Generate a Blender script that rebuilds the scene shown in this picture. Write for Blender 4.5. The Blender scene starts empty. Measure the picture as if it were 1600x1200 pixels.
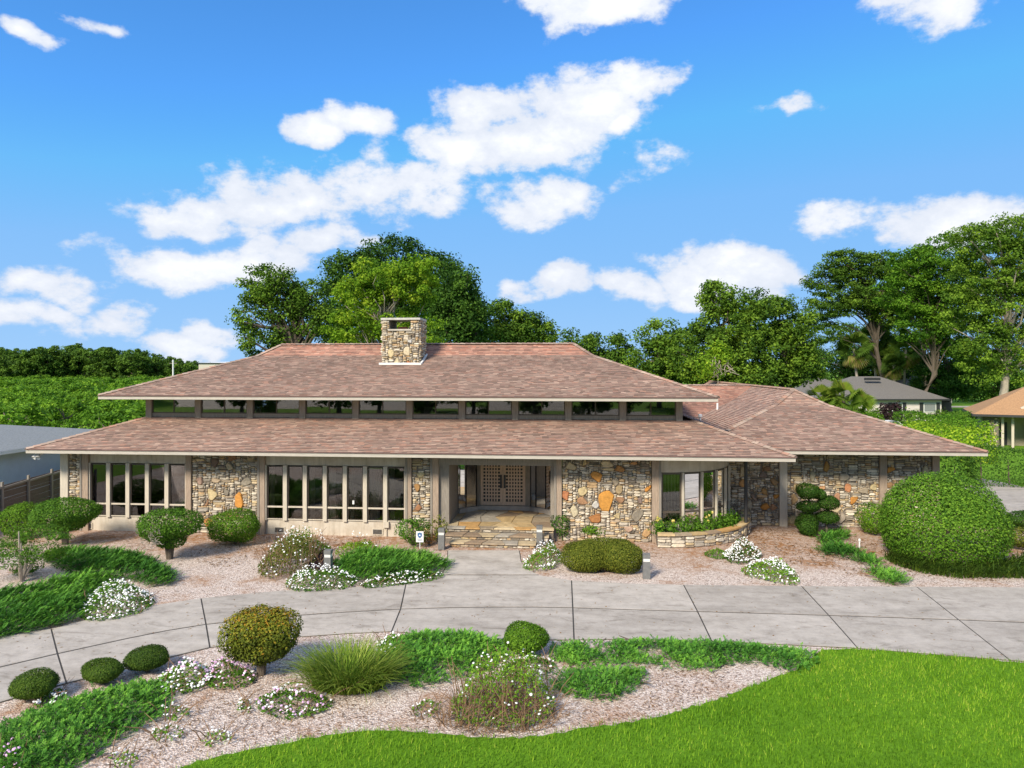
import bpy, math, random
import numpy as np
from mathutils import Vector

# ------------------------------------------------------------------ camera, sky, sun, exposure
sc = bpy.context.scene
COL = sc.collection
YAW = math.radians(5.1); CH = 7.1; FPX = 1110.0; HOR = 575.0
CA, SA = math.cos(YAW), math.sin(YAW)
cam_d = bpy.data.cameras.new('camera'); cam = bpy.data.objects.new('camera', cam_d); COL.objects.link(cam)
cam.location = (0, 0, CH); cam.rotation_euler = (math.radians(90), 0, YAW)
cam_d.sensor_width = 36.0; cam_d.lens = 36.0 * FPX / 1600.0
cam_d.shift_y = -(600 - HOR) / 1600.0
cam_d.clip_start = 0.1; cam_d.clip_end = 3000
sc.camera = cam
sc.view_settings.view_transform = 'Standard'; sc.view_settings.look = 'None'
sc.view_settings.gamma = 1.0; sc.view_settings.use_curve_mapping = False
sc.view_settings.exposure = 0.95
sc.cycles.max_bounces = 5; sc.cycles.diffuse_bounces = 3; sc.cycles.glossy_bounces = 3; sc.cycles.transmission_bounces = 2; sc.cycles.transparent_max_bounces = 8
sc.cycles.use_denoising = True

SUN_EL, SUN_AZ = math.radians(37), math.radians(-152)      # azimuth from +Y towards +X: behind the camera, to its left
sun_d = bpy.data.lights.new('sun', 'SUN'); sun = bpy.data.objects.new('sun', sun_d); COL.objects.link(sun)
sun_d.energy = 3.1; sun_d.angle = math.radians(14); sun_d.color = (1.0, 0.90, 0.74)
sdir = Vector((math.sin(SUN_AZ) * math.cos(SUN_EL), math.cos(SUN_AZ) * math.cos(SUN_EL), math.sin(SUN_EL)))
sun.rotation_euler = sdir.to_track_quat('Z', 'Y').to_euler()
sun.location = sdir * 60

def azel(u, v):
    k = (u - 800) / FPX; e = (HOR - v) / FPX
    az = math.atan(k) - YAW
    return az, math.atan2(e, math.sqrt(1 + k * k))

CLOUDS = [  # u, v, half width in the photograph's 1600 px frame: turned into azimuth and elevation (all 2.2 times as wide as high)
 (320,335,120),(450,305,135),(590,300,125),(665,320,75),(260,412,105),(400,400,105),(500,380,70),
 (485,197,55),(560,188,58),(775,180,110),(800,225,120),(690,235,75),(880,180,125),(985,125,80),(985,190,40),
 (1045,250,70),(865,315,75),(1235,160,50),(1110,430,125),(1000,450,75),(1150,405,75),(1310,345,95),(1470,340,125),(1550,330,90),
 (930,2,115),(1480,-6,125),(885,445,60),(800,450,40),(100,460,85),(50,508,90),(200,498,70),(350,512,50),(290,542,75),(40,50,38),(135,42,36)
]
world = bpy.data.worlds.new('World'); sc.world = world; world.use_nodes = True
def build_world():
    nt = world.node_tree; N = nt.nodes; L = nt.links; N.clear()
    out = N.new('ShaderNodeOutputWorld'); bg = N.new('ShaderNodeBackground'); L.new(bg.outputs[0], out.inputs[0])
    sky = N.new('ShaderNodeTexSky'); sky.sky_type = 'NISHITA'; sky.sun_disc = False
    sky.sun_elevation = SUN_EL; sky.sun_rotation = SUN_AZ; sky.air_density = 1.0; sky.dust_density = 0.6; sky.ozone_density = 2.5
    bg.inputs['Strength'].default_value = 0.115
    hs = N.new('ShaderNodeHueSaturation'); hs.inputs['Saturation'].default_value = 1.0; hs.inputs['Value'].default_value = 1.0
    hs.inputs['Hue'].default_value = 0.5
    gain = N.new('ShaderNodeVectorMath'); gain.operation = 'MULTIPLY'; L.new(sky.outputs[0], gain.inputs[0]); gain.inputs[1].default_value = (1.25, 1.2, 1.26)
    lim = N.new('ShaderNodeVectorMath'); lim.operation = 'MINIMUM'; L.new(gain.outputs[0], lim.inputs[0]); lim.inputs[1].default_value = (3.2, 3.55, 4.95)
    tint = N.new('ShaderNodeVectorMath'); tint.operation = 'MULTIPLY'; L.new(lim.outputs[0], tint.inputs[0]); tint.inputs[1].default_value = (.27, .63, .88)
    L.new(tint.outputs[0], hs.inputs['Color'])
    tc = N.new('ShaderNodeTexCoord'); sep = N.new('ShaderNodeSeparateXYZ'); L.new(tc.outputs['Generated'], sep.inputs[0])
    def M(op, a, b=None, c=None, clamp=False):
        n = N.new('ShaderNodeMath'); n.operation = op; n.use_clamp = clamp
        for i, x in enumerate((a, b, c)):
            if x is None: continue
            if isinstance(x, (int, float)): n.inputs[i].default_value = x
            else: L.new(x, n.inputs[i])
        return n.outputs[0]
    az = M('ARCTAN2', sep.outputs[0], sep.outputs[1]); el = M('ARCSINE', sep.outputs[2])
    def noise(scale, detail, rough, dist=0.0, zs=1.6, off=0.0):
        mp = N.new('ShaderNodeMapping'); mp.inputs['Scale'].default_value = (1, 1, zs); mp.inputs['Location'].default_value = (off, off * .7, off * .3)
        L.new(tc.outputs['Generated'], mp.inputs[0])
        n = N.new('ShaderNodeTexNoise'); n.inputs['Scale'].default_value = scale; n.inputs['Detail'].default_value = detail
        n.inputs['Roughness'].default_value = rough; n.inputs['Distortion'].default_value = dist
        L.new(mp.outputs[0], n.inputs['Vector']); return n.outputs[0]
    n1 = noise(11, 8, .62, 0.0); n2 = noise(5, 3, .6, 0, 2.2, 3.1)
    cmb0 = N.new('ShaderNodeCombineXYZ'); L.new(az, cmb0.inputs[0]); L.new(M('MULTIPLY', el, 2.2), cmb0.inputs[1])
    wob = N.new('ShaderNodeTexNoise'); wob.inputs['Scale'].default_value = 9; wob.inputs['Detail'].default_value = 2; L.new(tc.outputs['Generated'], wob.inputs['Vector'])
    wv = N.new('ShaderNodeVectorMath'); wv.operation = 'MULTIPLY_ADD'; L.new(wob.outputs['Color'], wv.inputs[0]); wv.inputs[1].default_value = (.15, .15, 0)
    cmb = N.new('ShaderNodeVectorMath'); cmb.operation = 'SUBTRACT'; L.new(cmb0.outputs[0], wv.inputs[2]); L.new(wv.outputs[0], cmb.inputs[0]); cmb.inputs[1].default_value = (.075, .075, 0)
    acc = None
    for (u, v, w) in CLOUDS:
        a0, e0 = azel(u, v); a1, _ = azel(u + w, v)
        ln = N.new('ShaderNodeVectorMath'); ln.operation = 'DISTANCE'; L.new(cmb.outputs[0], ln.inputs[0]); ln.inputs[1].default_value = (a0, e0 * 2.2, 0)
        d = M('MULTIPLY_ADD', ln.outputs['Value'], -1 / ((a1 - a0) * (1.1 if w > 45 else 1.5)), .95 if w > 45 else .65)
        acc = d if acc is None else M('MAXIMUM', acc, d)
    # cloud over the unseen rest of the dome, its cover raised for neutral fill light
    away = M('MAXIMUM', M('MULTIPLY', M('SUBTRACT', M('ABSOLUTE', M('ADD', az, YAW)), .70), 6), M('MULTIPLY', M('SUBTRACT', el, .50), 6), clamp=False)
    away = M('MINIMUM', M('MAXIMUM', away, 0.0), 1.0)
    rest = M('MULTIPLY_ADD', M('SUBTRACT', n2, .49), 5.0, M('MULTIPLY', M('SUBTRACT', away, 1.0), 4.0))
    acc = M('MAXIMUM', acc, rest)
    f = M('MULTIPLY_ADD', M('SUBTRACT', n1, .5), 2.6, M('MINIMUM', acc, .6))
    mr = N.new('ShaderNodeMapRange'); mr.interpolation_type = 'SMOOTHSTEP'; L.new(f, mr.inputs[0]); mr.inputs[1].default_value = 0.0; mr.inputs[2].default_value = .46
    thick = N.new('ShaderNodeMapRange'); thick.interpolation_type = 'SMOOTHSTEP'; L.new(M('MULTIPLY_ADD', M('SUBTRACT', n2, .5), 1.2, f), thick.inputs[0]); thick.inputs[1].default_value = .2; thick.inputs[2].default_value = 1.45
    cc = N.new('ShaderNodeMix'); cc.data_type = 'RGBA'; L.new(thick.outputs[0], cc.inputs['Factor'])
    cc.inputs['A'].default_value = (3.55, 3.8, 4.3, 1); cc.inputs['B'].default_value = (5.4, 5.4, 5.4, 1)
    # thin veil low over the horizon
    hz = M('POWER', M('SUBTRACT', 1.0, M('ABSOLUTE', M('MINIMUM', M('MAXIMUM', M('MULTIPLY', el, 3.0), 0.0), 1.0))), 2.0)
    veil = M('MULTIPLY', hz, .8)
    mv = N.new('ShaderNodeMix'); mv.data_type = 'RGBA'; L.new(veil, mv.inputs['Factor']); L.new(hs.outputs[0], mv.inputs['A']); mv.inputs['B'].default_value = (1.9, 3.0, 4.4, 1)
    mx = N.new('ShaderNodeMix'); mx.data_type = 'RGBA'; L.new(mr.outputs[0], mx.inputs['Factor']); L.new(mv.outputs['Result'], mx.inputs['A']); L.new(cc.outputs['Result'], mx.inputs['B'])
    L.new(mx.outputs['Result'], bg.inputs['Color'])
    world.cycles.sampling_method = 'MANUAL'; world.cycles.sample_map_resolution = 512
build_world()

# ------------------------------------------------------------------ helpers
def tdist(v, z=0.0): return FPX * (CH - z) / (v - HOR)
def W(u, t, z=0.0):                                   # image column and distance -> place
    s = (u - 800) / FPX * t
    return np.array((s * CA - t * SA, s * SA + t * CA, z))
def G(u, v, z=0.0): return W(u, tdist(v, z), z)      # place on level z
def PX(u, Y): return Y * math.tan(math.atan((u - 800) / FPX) - YAW)     # X on the plane Y
def ZT(v, t): return CH - (v - HOR) * t / FPX

RT_ = np.random.default_rng(3)
class Geo:
    def __init__(s): s.V = []; s.F = []; s.C = []; s.n = 0
    def add(s, V, F, c=None):
        V = np.asarray(V, float).reshape(-1, 3)
        if isinstance(F, np.ndarray): s.F.append(F + s.n)
        else:
            for f in F: s.F.append(np.array([f]) + s.n)
        if c is None: c = (.5, .5, .5)
        c = np.asarray(c, float)
        if c.ndim == 1: c = np.tile(c, (len(V), 1))
        s.C.append(c); s.V.append(V); s.n += len(V); return s
    BF = np.array([[0, 3, 2, 1], [4, 5, 6, 7], [0, 1, 5, 4], [1, 2, 6, 5], [2, 3, 7, 6], [3, 0, 4, 7]])
    def box(s, x0, x1, y0, y1, z0, z1, c=None):
        return s.add([(x0, y0, z0), (x1, y0, z0), (x1, y1, z0), (x0, y1, z0), (x0, y0, z1), (x1, y0, z1), (x1, y1, z1), (x0, y1, z1)], Geo.BF, c)
    def bar(s, a, b, w, h, c=None, up=(0, 0, 1)):
        a = np.asarray(a, float); b = np.asarray(b, float); d = b - a; d /= np.linalg.norm(d)
        sd = np.cross(d, up); sd /= (np.linalg.norm(sd) + 1e-9); uu = np.cross(sd, d)
        P = []
        for p in (a, b):
            for (i, j) in ((-1, -1), (1, -1), (1, 1), (-1, 1)): P.append(p + sd * i * w / 2 + uu * j * h / 2)
        return s.add(P, [(3, 2, 1, 0), (4, 5, 6, 7), (0, 1, 5, 4), (1, 2, 6, 5), (2, 3, 7, 6), (3, 0, 4, 7)], c)
    def tilt(s, amt):                                  # panes never sit perfectly true
        V = s.V[-1]; m = V.mean(0); V[:, 1] += (V[:, 0] - m[0]) * RT_.normal(0, amt) + (V[:, 2] - m[2]) * RT_.normal(0, amt); return s
    def tube(s, pts, rad, n=6, c=None):
        pts = np.asarray(pts, float); m = len(pts); rad = np.broadcast_to(np.asarray(rad, float), (m,))
        d = np.gradient(pts, axis=0); d /= (np.linalg.norm(d, axis=1, keepdims=True) + 1e-9)
        ref = np.where(np.abs(d[:, 2:3]) > .9, np.array([[1., 0, 0]]), np.array([[0, 0, 1.]]))
        a = np.cross(d, ref); a /= (np.linalg.norm(a, axis=1, keepdims=True) + 1e-9); b = np.cross(d, a)
        th = np.arange(n) * 2 * np.pi / n
        V = pts[:, None] + rad[:, None, None] * (np.cos(th)[None, :, None] * a[:, None] + np.sin(th)[None, :, None] * b[:, None])
        F = []
        for i in range(m - 1):
            for j in range(n): F.append((i * n + j, i * n + (j + 1) % n, (i + 1) * n + (j + 1) % n, (i + 1) * n + j))
        s.add(V.reshape(-1, 3), np.array(F), c)
        return s
    def prism(s, poly, z0, z1, c=None):
        P = np.asarray(poly, float); n = len(P)
        if np.sum(P[:, 0] * np.roll(P[:, 1], -1) - np.roll(P[:, 0], -1) * P[:, 1]) < 0: P = P[::-1]
        V = np.vstack([np.c_[P, np.full(n, z0)], np.c_[P, np.full(n, z1)]])
        F = [tuple(range(n, 2 * n)), tuple(range(n - 1, -1, -1))] + [(i, (i + 1) % n, n + (i + 1) % n, n + i) for i in range(n)]
        return s.add(V, F, c)
    def build(s, name, mat, parent=None, smooth=False, kind=None):
        me = bpy.data.meshes.new(name)
        V = np.concatenate(s.V).astype(np.float32)
        me.vertices.add(len(V)); me.vertices.foreach_set('co', V.ravel())
        lt = np.concatenate([np.full(len(f), f.shape[1]) for f in s.F]); li = np.concatenate([f.ravel() for f in s.F])
        me.loops.add(len(li)); me.loops.foreach_set('vertex_index', li.astype(np.int32))
        me.polygons.add(len(lt)); ls = np.concatenate([[0], np.cumsum(lt)[:-1]])
        me.polygons.foreach_set('loop_start', ls.astype(np.int32)); me.polygons.foreach_set('loop_total', lt.astype(np.int32))
        me.update(calc_edges=True)
        at = me.color_attributes.new('Col', 'FLOAT_COLOR', 'POINT')
        at.data.foreach_set('color', np.c_[np.concatenate(s.C), np.ones(len(V))].astype(np.float32).ravel())
        me.polygons.foreach_set('use_smooth', np.full(len(lt), bool(smooth)))
        me.materials.append(mat)
        return link(name, me, parent, kind)

def link(name, me, parent=None, kind=None):
    o = bpy.data.objects.new(name, me); COL.objects.link(o)
    if parent is not None:
        o.parent = parent; o.matrix_parent_inverse.identity()
        if parent.type == 'EMPTY' or True:
            o.location = (0, 0, 0)
            # geometry is written in world coordinates: take the parent's place back out
            p = parent; off = Vector((0, 0, 0))
            while p is not None: off += Vector(p.location); p = p.parent
            o.location = -off
    if kind: o['kind'] = kind
    return o
def tag(o, label, cat, group=None):
    o['label'] = label; o['category'] = cat
    if group: o['group'] = group
    return o
def thing(name, label, cat, loc=(0, 0, 0), group=None):
    o = bpy.data.objects.new(name, None); COL.objects.link(o); o.location = loc; o.empty_display_size = .3
    return tag(o, label, cat, group)
def copy_tree(o, loc, rz=0, s=1.0):
    c = o.copy(); COL.objects.link(c); c.location = loc; c.rotation_euler = (0, 0, rz)
    c.scale = (s, s, s) if np.isscalar(s) else s
    for ch in list(o.children):
        k = ch.copy(); COL.objects.link(k); k.parent = c
    return c

# ------------------------------------------------------------------ materials
MATS = {}
def newmat(name):
    m = bpy.data.materials.new(name); m.use_nodes = True; MATS[name] = m
    nt = m.node_tree; return m, nt, nt.nodes['Principled BSDF'], nt.nodes['Material Output']
def nodes_noise(nt, scale, detail=5, rough=.6, coord='Object', sc3=None, dist=0.0):
    tc = nt.nodes.new('ShaderNodeTexCoord'); mp = nt.nodes.new('ShaderNodeMapping'); nt.links.new(tc.outputs[coord], mp.inputs[0])
    if sc3: mp.inputs['Scale'].default_value = sc3
    n = nt.nodes.new('ShaderNodeTexNoise'); n.inputs['Scale'].default_value = scale; n.inputs['Detail'].default_value = detail; n.inputs['Roughness'].default_value = rough
    n.inputs['Distortion'].default_value = dist
    nt.links.new(mp.outputs[0], n.inputs['Vector']); return n
def ramp(nt, fac, stops):
    r = nt.nodes.new('ShaderNodeValToRGB'); e = r.color_ramp.elements
    while len(e) > 1: e.remove(e[-1])
    e[0].position = stops[0][0]; e[0].color = (*stops[0][1], 1)
    for p, c in stops[1:]:
        x = e.new(p); x.color = (*c, 1)
    nt.links.new(fac, r.inputs[0]); return r.outputs[0]
def mixc(nt, fac, a, b, mode='MIX'):
    n = nt.nodes.new('ShaderNodeMix'); n.data_type = 'RGBA'; n.blend_type = mode
    for key, x in (('Factor', fac), ('A', a), ('B', b)):
        if isinstance(x, (int, float)): n.inputs[key].default_value = x
        elif isinstance(x, tuple): n.inputs[key].default_value = (*x, 1)
        else: nt.links.new(x, n.inputs[key])
    return n.outputs['Result']
def bump(nt, bs, h, strength, dist=.02):
    b = nt.nodes.new('ShaderNodeBump'); b.inputs['Strength'].default_value = strength; b.inputs['Distance'].default_value = dist
    nt.links.new(h, b.inputs['Height']); nt.links.new(b.outputs[0], bs.inputs['Normal'])
def colattr(nt):
    a = nt.nodes.new('ShaderNodeAttribute'); a.attribute_name = 'Col'; return a
def plain(name, col, rough=.7, var=.18, scale=6, sc3=None, metal=0.0, bmp=0.0):
    m, nt, bs, out = newmat(name); n = nodes_noise(nt, scale, 6, .65, sc3=sc3)
    d = tuple(max(0, c * (1 - var)) for c in col); l = tuple(min(1, c * (1 + var)) for c in col)
    nt.links.new(ramp(nt, n.outputs[0], [(.3, d), (.7, l)]), bs.inputs['Base Color'])
    bs.inputs['Roughness'].default_value = rough; bs.inputs['Metallic'].default_value = metal
    if bmp: bump(nt, bs, n.outputs[0], bmp)
    return m
def tinted(name, rough=.8, nscale=9, amt=.35, bmp=.3):      # colour carried per piece by its Col attribute
    m, nt, bs, out = newmat(name); a = colattr(nt); n = nodes_noise(nt, nscale, 6, .7)
    g = ramp(nt, n.outputs[0], [(.25, (1 - amt,) * 3), (.75, (1 + amt * .6,) * 3)])
    nt.links.new(mixc(nt, 1.0, a.outputs['Color'], g, 'MULTIPLY'), bs.inputs['Base Color'])
    bs.inputs['Roughness'].default_value = rough
    if bmp: bump(nt, bs, n.outputs[0], bmp, .03)
    return m
def leafmat(name, stops, trans=.3, rough=.65):
    m, nt, bs, out = newmat(name); a = colattr(nt)
    sp = nt.nodes.new('ShaderNodeSeparateColor'); nt.links.new(a.outputs['Color'], sp.inputs[0])
    oi = nt.nodes.new('ShaderNodeObjectInfo'); c = mixc(nt, 1.0, ramp(nt, sp.outputs[0], stops), ramp(nt, oi.outputs['Random'], [(0, (.80, .82, .80)), (1, (1.18, 1.14, 1.05))]), 'MULTIPLY')
    nt.links.new(c, bs.inputs['Base Color']); bs.inputs['Roughness'].default_value = rough
    bs.inputs['Specular IOR Level'].default_value = .12
    tr = nt.nodes.new('ShaderNodeBsdfTranslucent'); nt.links.new(c, tr.inputs[0])
    mx = nt.nodes.new('ShaderNodeMixShader'); mx.inputs[0].default_value = trans
    nt.links.new(bs.outputs[0], mx.inputs[1]); nt.links.new(tr.outputs[0], mx.inputs[2]); nt.links.new(mx.outputs[0], out.inputs[0])
    return m

M_stone = tinted('stone', .85, 11, .4, .5)
M_shingle = tinted('shingle', .9, .55, .3, .1)
M_flag = tinted('flagstone', .8, 4, .4, .3)
M_paint = tinted('coloured', .6, 5, .1, 0)
M_mortar = plain('mortar', (.17, .145, .118), .95, .3, 20)
M_deck = plain('roof_deck', (.17, .10, .085), .9, .2, 4)
M_fascia = plain('fascia_paint', (.44, .40, .345), .6, .12, 3, (1, 6, 6))
M_soffit = plain('soffit_board', (.30, .27, .23), .8, .15, 3)
M_wood = plain('weathered_wood', (.33, .25, .185), .8, .28, 4, (9, 9, .8), bmp=.2)
M_door = plain('door_wood', (.62, .46, .34), .75, .2, 4, (9, 9, .8))
M_wood_grey = plain('grey_wood', (.24, .21, .175), .8, .28, 4, (9, 9, .8), bmp=.2)
M_bronze = plain('bronze_frame', (.075, .058, .043), .5, .2, 8)
M_mull = plain('mullion_paint', (.52, .46, .37), .7, .14, 5, (4, 4, .7))
M_dark = plain('dark_metal', (.03, .03, .032), .5, .2, 8)
M_bollard = plain('bollard_metal', (.16, .16, .155), .5, .15, 9)
M_white = plain('white_paint', (.72, .72, .70), .5, .06, 8)
M_room = plain('room_paint', (.30, .27, .235), .9, .1, 2)
M_curtain = plain('curtain_cloth', (.62, .58, .52), .9, .1, 3, (20, 20, .4))
M_bark = plain('bark', (.12, .095, .07), .9, .35, 5, (6, 6, 1), bmp=.5)
M_bark_pale = plain('pale_bark', (.36, .31, .25), .9, .3, 4, (5, 5, 1), bmp=.4)
M_twig = plain('twig', (.22, .13, .07), .9, .3, 8)
M_cream = plain('cream_wall', (.55, .50, .42), .8, .1, 3)
M_tanwall = plain('tan_wall', (.36, .32, .23), .8, .1, 3)
M_pinkwall = plain('pale_wall', (.60, .54, .51), .8, .07, 2)
M_bluewall = plain('blue_white_wall', (.50, .57, .64), .8, .06, 2)
M_greyroof = plain('grey_shingle', (.145, .135, .125), .9, .3, 9, (1, 1, 1))
M_greyroof2 = plain('grey_blue_shingle', (.20, .215, .22), .9, .3, 12)
M_orangeroof = plain('orange_shingle', (.36, .205, .10), .9, .3, 9)
M_fence = plain('fence_wood', (.135, .105, .085), .9, .3, 5, (1, .4, 7), bmp=.2)
M_lens = plain('lamp_lens', (.68, .66, .62), .4, .05, 6)

def stucco():
    m, nt, bs, out = newmat('stucco')
    n = nodes_noise(nt, 1.6, 7, .7, sc3=(4, 1, .35)); n2 = nodes_noise(nt, 2.2, 5, .6)
    a = ramp(nt, n.outputs[0], [(.25, (.38, .33, .26)), (.5, (.54, .48, .39)), (.75, (.58, .525, .44))])
    b = ramp(nt, n2.outputs[0], [(.3, (.82, .78, .74)), (.6, (1, 1, 1))])
    nt.links.new(mixc(nt, 1.0, a, b, 'MULTIPLY'), bs.inputs['Base Color']); bs.inputs['Roughness'].default_value = .85
    f = nodes_noise(nt, 60, 3); bump(nt, bs, f.outputs[0], .2, .01); return m
M_stucco = stucco()
def glassmat():
    m, nt, bs, out = newmat('window_glass'); nt.nodes.remove(bs)
    gl = nt.nodes.new('ShaderNodeBsdfGlossy'); gl.inputs['Roughness'].default_value = .015; gl.inputs['Color'].default_value = (.95, .95, .95, 1)
    tr = nt.nodes.new('ShaderNodeBsdfTransparent'); tr.inputs[0].default_value = (.76, .74, .70, 1)
    fr = nt.nodes.new('ShaderNodeFresnel'); fr.inputs[0].default_value = 1.9
    mx = nt.nodes.new('ShaderNodeMixShader'); nt.links.new(fr.outputs[0], mx.inputs[0]); nt.links.new(tr.outputs[0], mx.inputs[1]); nt.links.new(gl.outputs[0], mx.inputs[2])
    nt.links.new(mx.outputs[0], out.inputs[0]); return m
M_glass = glassmat()
def concrete():
    m, nt, bs, out = newmat('concrete')
    a = nodes_noise(nt, .55, 8, .68, sc3=(1, 2.2, 1)); b = nodes_noise(nt, 3.0, 8, .7); c = nodes_noise(nt, 40, 4, .7)
    base = ramp(nt, a.outputs[0], [(.25, (.27, .24, .205)), (.42, (.39, .35, .305)), (.6, (.47, .425, .375)), (.8, (.51, .465, .415))])
    d = ramp(nt, b.outputs[0], [(.3, (.80, .79, .78)), (.55, (1, 1, 1)), (.78, (1.06, 1.05, 1.04))])
    e = ramp(nt, c.outputs[0], [(.3, (.88, .88, .88)), (.7, (1.08, 1.08, 1.08))])
    oi = nt.nodes.new('ShaderNodeObjectInfo'); tone = ramp(nt, oi.outputs['Random'], [(0, (.88, .87, .86)), (1, (1.07, 1.06, 1.05))])
    st = nodes_noise(nt, 1.1, 9, .75, sc3=(.6, 1.6, 1), dist=.6); stain = ramp(nt, st.outputs[0], [(.30, (.52, .50, .47)), (.46, (1, 1, 1))])
    base = mixc(nt, 1.0, mixc(nt, 1.0, base, tone, 'MULTIPLY'), stain, 'MULTIPLY')
    nt.links.new(mixc(nt, 1.0, mixc(nt, 1.0, base, d, 'MULTIPLY'), e, 'MULTIPLY'), bs.inputs['Base Color'])
    bs.inputs['Roughness'].default_value = .85; bump(nt, bs, c.outputs[0], .15, .01); return m
M_conc = concrete()
def gravel():
    m, nt, bs, out = newmat('gravel')
    tc = nt.nodes.new('ShaderNodeTexCoord')
    v = nt.nodes.new('ShaderNodeTexVoronoi'); v.inputs['Scale'].default_value = 24; nt.links.new(tc.outputs['Object'], v.inputs['Vector'])
    sp = nt.nodes.new('ShaderNodeSeparateColor'); nt.links.new(v.outputs['Color'], sp.inputs[0])
    st = ramp(nt, sp.outputs[0], [(0, (.20, .16, .135)), (.10, (.42, .335, .285)), (.4, (.62, .51, .445)), (.75, (.70, .605, .54)), (1, (.78, .70, .63))])
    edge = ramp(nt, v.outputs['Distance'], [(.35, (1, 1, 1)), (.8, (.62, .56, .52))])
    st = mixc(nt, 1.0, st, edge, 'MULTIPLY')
    n = nodes_noise(nt, .55, 6, .65, dist=.4); n2 = nodes_noise(nt, 26, 4, .7, sc3=(1, 2.5, 1))
    straw = ramp(nt, n2.outputs[0], [(.3, (.13, .065, .03)), (.5, (.33, .165, .075)), (.72, (.46, .26, .13))])
    k = ramp(nt, n.outputs[0], [(.50, (0, 0, 0)), (.66, (.85, .85, .85))])
    # needles gather by the house wall (towards larger Y)
    sep = nt.nodes.new('ShaderNodeSeparateXYZ'); nt.links.new(tc.outputs['Object'], sep.inputs[0])
    mr = nt.nodes.new('ShaderNodeMapRange'); nt.links.new(sep.outputs[1], mr.inputs[0]); mr.inputs[1].default_value = 25.3; mr.inputs[2].default_value = 28.4; mr.inputs[3].default_value = 0; mr.inputs[4].default_value = .75
    fine = nodes_noise(nt, 5, 5, .7)
    kk = mixc(nt, 1.0, k, mr.outputs[0], 'ADD')
    kk = mixc(nt, 1.0, kk, ramp(nt, fine.outputs[0], [(.35, (.15, .15, .15)), (.6, (1, 1, 1))]), 'MULTIPLY')
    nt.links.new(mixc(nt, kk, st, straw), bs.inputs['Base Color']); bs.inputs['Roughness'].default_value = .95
    bump(nt, bs, v.outputs['Distance'], .7, .03); bs.inputs['Specular IOR Level'].default_value = .2; return m
M_gravel = gravel()
def turf(name, cols):
    m, nt, bs, out = newmat(name); a = nodes_noise(nt, .5, 6, .6); b = nodes_noise(nt, 14, 6, .75)
    c = ramp(nt, a.outputs[0], [(.3, cols[0]), (.7, cols[1])]); d = ramp(nt, b.outputs[0], [(.3, (.55, .55, .5)), (.7, (1.25, 1.25, 1.1))])
    nt.links.new(mixc(nt, 1.0, c, d, 'MULTIPLY'), bs.inputs['Base Color']); bs.inputs['Roughness'].default_value = 1; bs.inputs['Specular IOR Level'].default_value = .1
    bump(nt, bs, b.outputs[0], .6, .05); return m
M_ground = turf('ground_grass', ((.11, .24, .02), (.16, .31, .028)))
M_soil = turf('lawn_soil', ((.09, .21, .012), (.13, .27, .018)))
M_joint = plain('joint_dirt', (.045, .042, .038), .95, .3, 9)

GREEN = [(0, (.022, .07, .008)), (.5, (.085, .20, .018)), (1, (.21, .38, .035))]
L_ball = leafmat('leaf_boxwood', GREEN)
L_lime = leafmat('leaf_lime', [(0, (.035, .10, .008)), (.5, (.125, .265, .018)), (1, (.28, .46, .04))])
L_olive = leafmat('leaf_olive', [(0, (.045, .075, .012)), (.5, (.145, .18, .022)), (1, (.31, .31, .045))])
L_bronze = leafmat('leaf_bronze', [(0, (.05, .065, .012)), (.4, (.14, .18, .02)), (.7, (.27, .26, .03)), (1, (.44, .23, .03))])
L_dark = leafmat('leaf_dark', [(0, (.016, .045, .008)), (.5, (.05, .125, .016)), (1, (.13, .25, .03))])
L_fine = leafmat('leaf_fine', [(0, (.025, .06, .010)), (.5, (.075, .14, .018)), (1, (.16, .24, .03))])
L_jun = leafmat('leaf_juniper', [(0, (.022, .085, .014)), (.5, (.075, .225, .03)), (1, (.20, .43, .05))], .25)
L_oak = leafmat('leaf_oak', [(0, (.022, .055, .008)), (.5, (.085, .175, .018)), (1, (.22, .35, .035))])
L_bright = leafmat('leaf_bright', [(0, (.05, .13, .01)), (.5, (.20, .37, .022)), (1, (.46, .58, .05))], .45)
L_grove = leafmat('leaf_citrus', [(0, (.03, .09, .008)), (.5, (.115, .26, .018)), (1, (.26, .44, .035))])
L_far = leafmat('leaf_far_wood', [(0, (.03, .07, .012)), (.5, (.085, .17, .02)), (1, (.17, .29, .035))])
L_grass = leafmat('grass_blade', [(0, (.05, .14, .008)), (.5, (.15, .32, .016)), (.8, (.27, .46, .03)), (1, (.42, .52, .07))], .35)
L_long = leafmat('long_blade', [(0, (.07, .15, .02)), (.5, (.20, .32, .035)), (1, (.44, .50, .10))], .3)
L_palm = leafmat('palm_frond', [(0, (.035, .07, .012)), (.5, (.09, .17, .02)), (.85, (.19, .26, .03)), (1, (.30, .24, .09))], .25)
L_brown = leafmat('leaf_brown', [(0, (.08, .045, .02)), (.5, (.20, .10, .035)), (1, (.32, .19, .06))])
L_purple = leafmat('leaf_purple', [(0, (.015, .009, .01)), (1, (.06, .03, .035))], .1)
F_white = plain('petal_white', (.80, .80, .78), .6, .05, 9)
F_pink = plain('petal_pink', (.62, .38, .58), .6, .15, 9)
F_yellow = plain('petal_yellow', (.75, .62, .15), .6, .1, 9)

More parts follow.
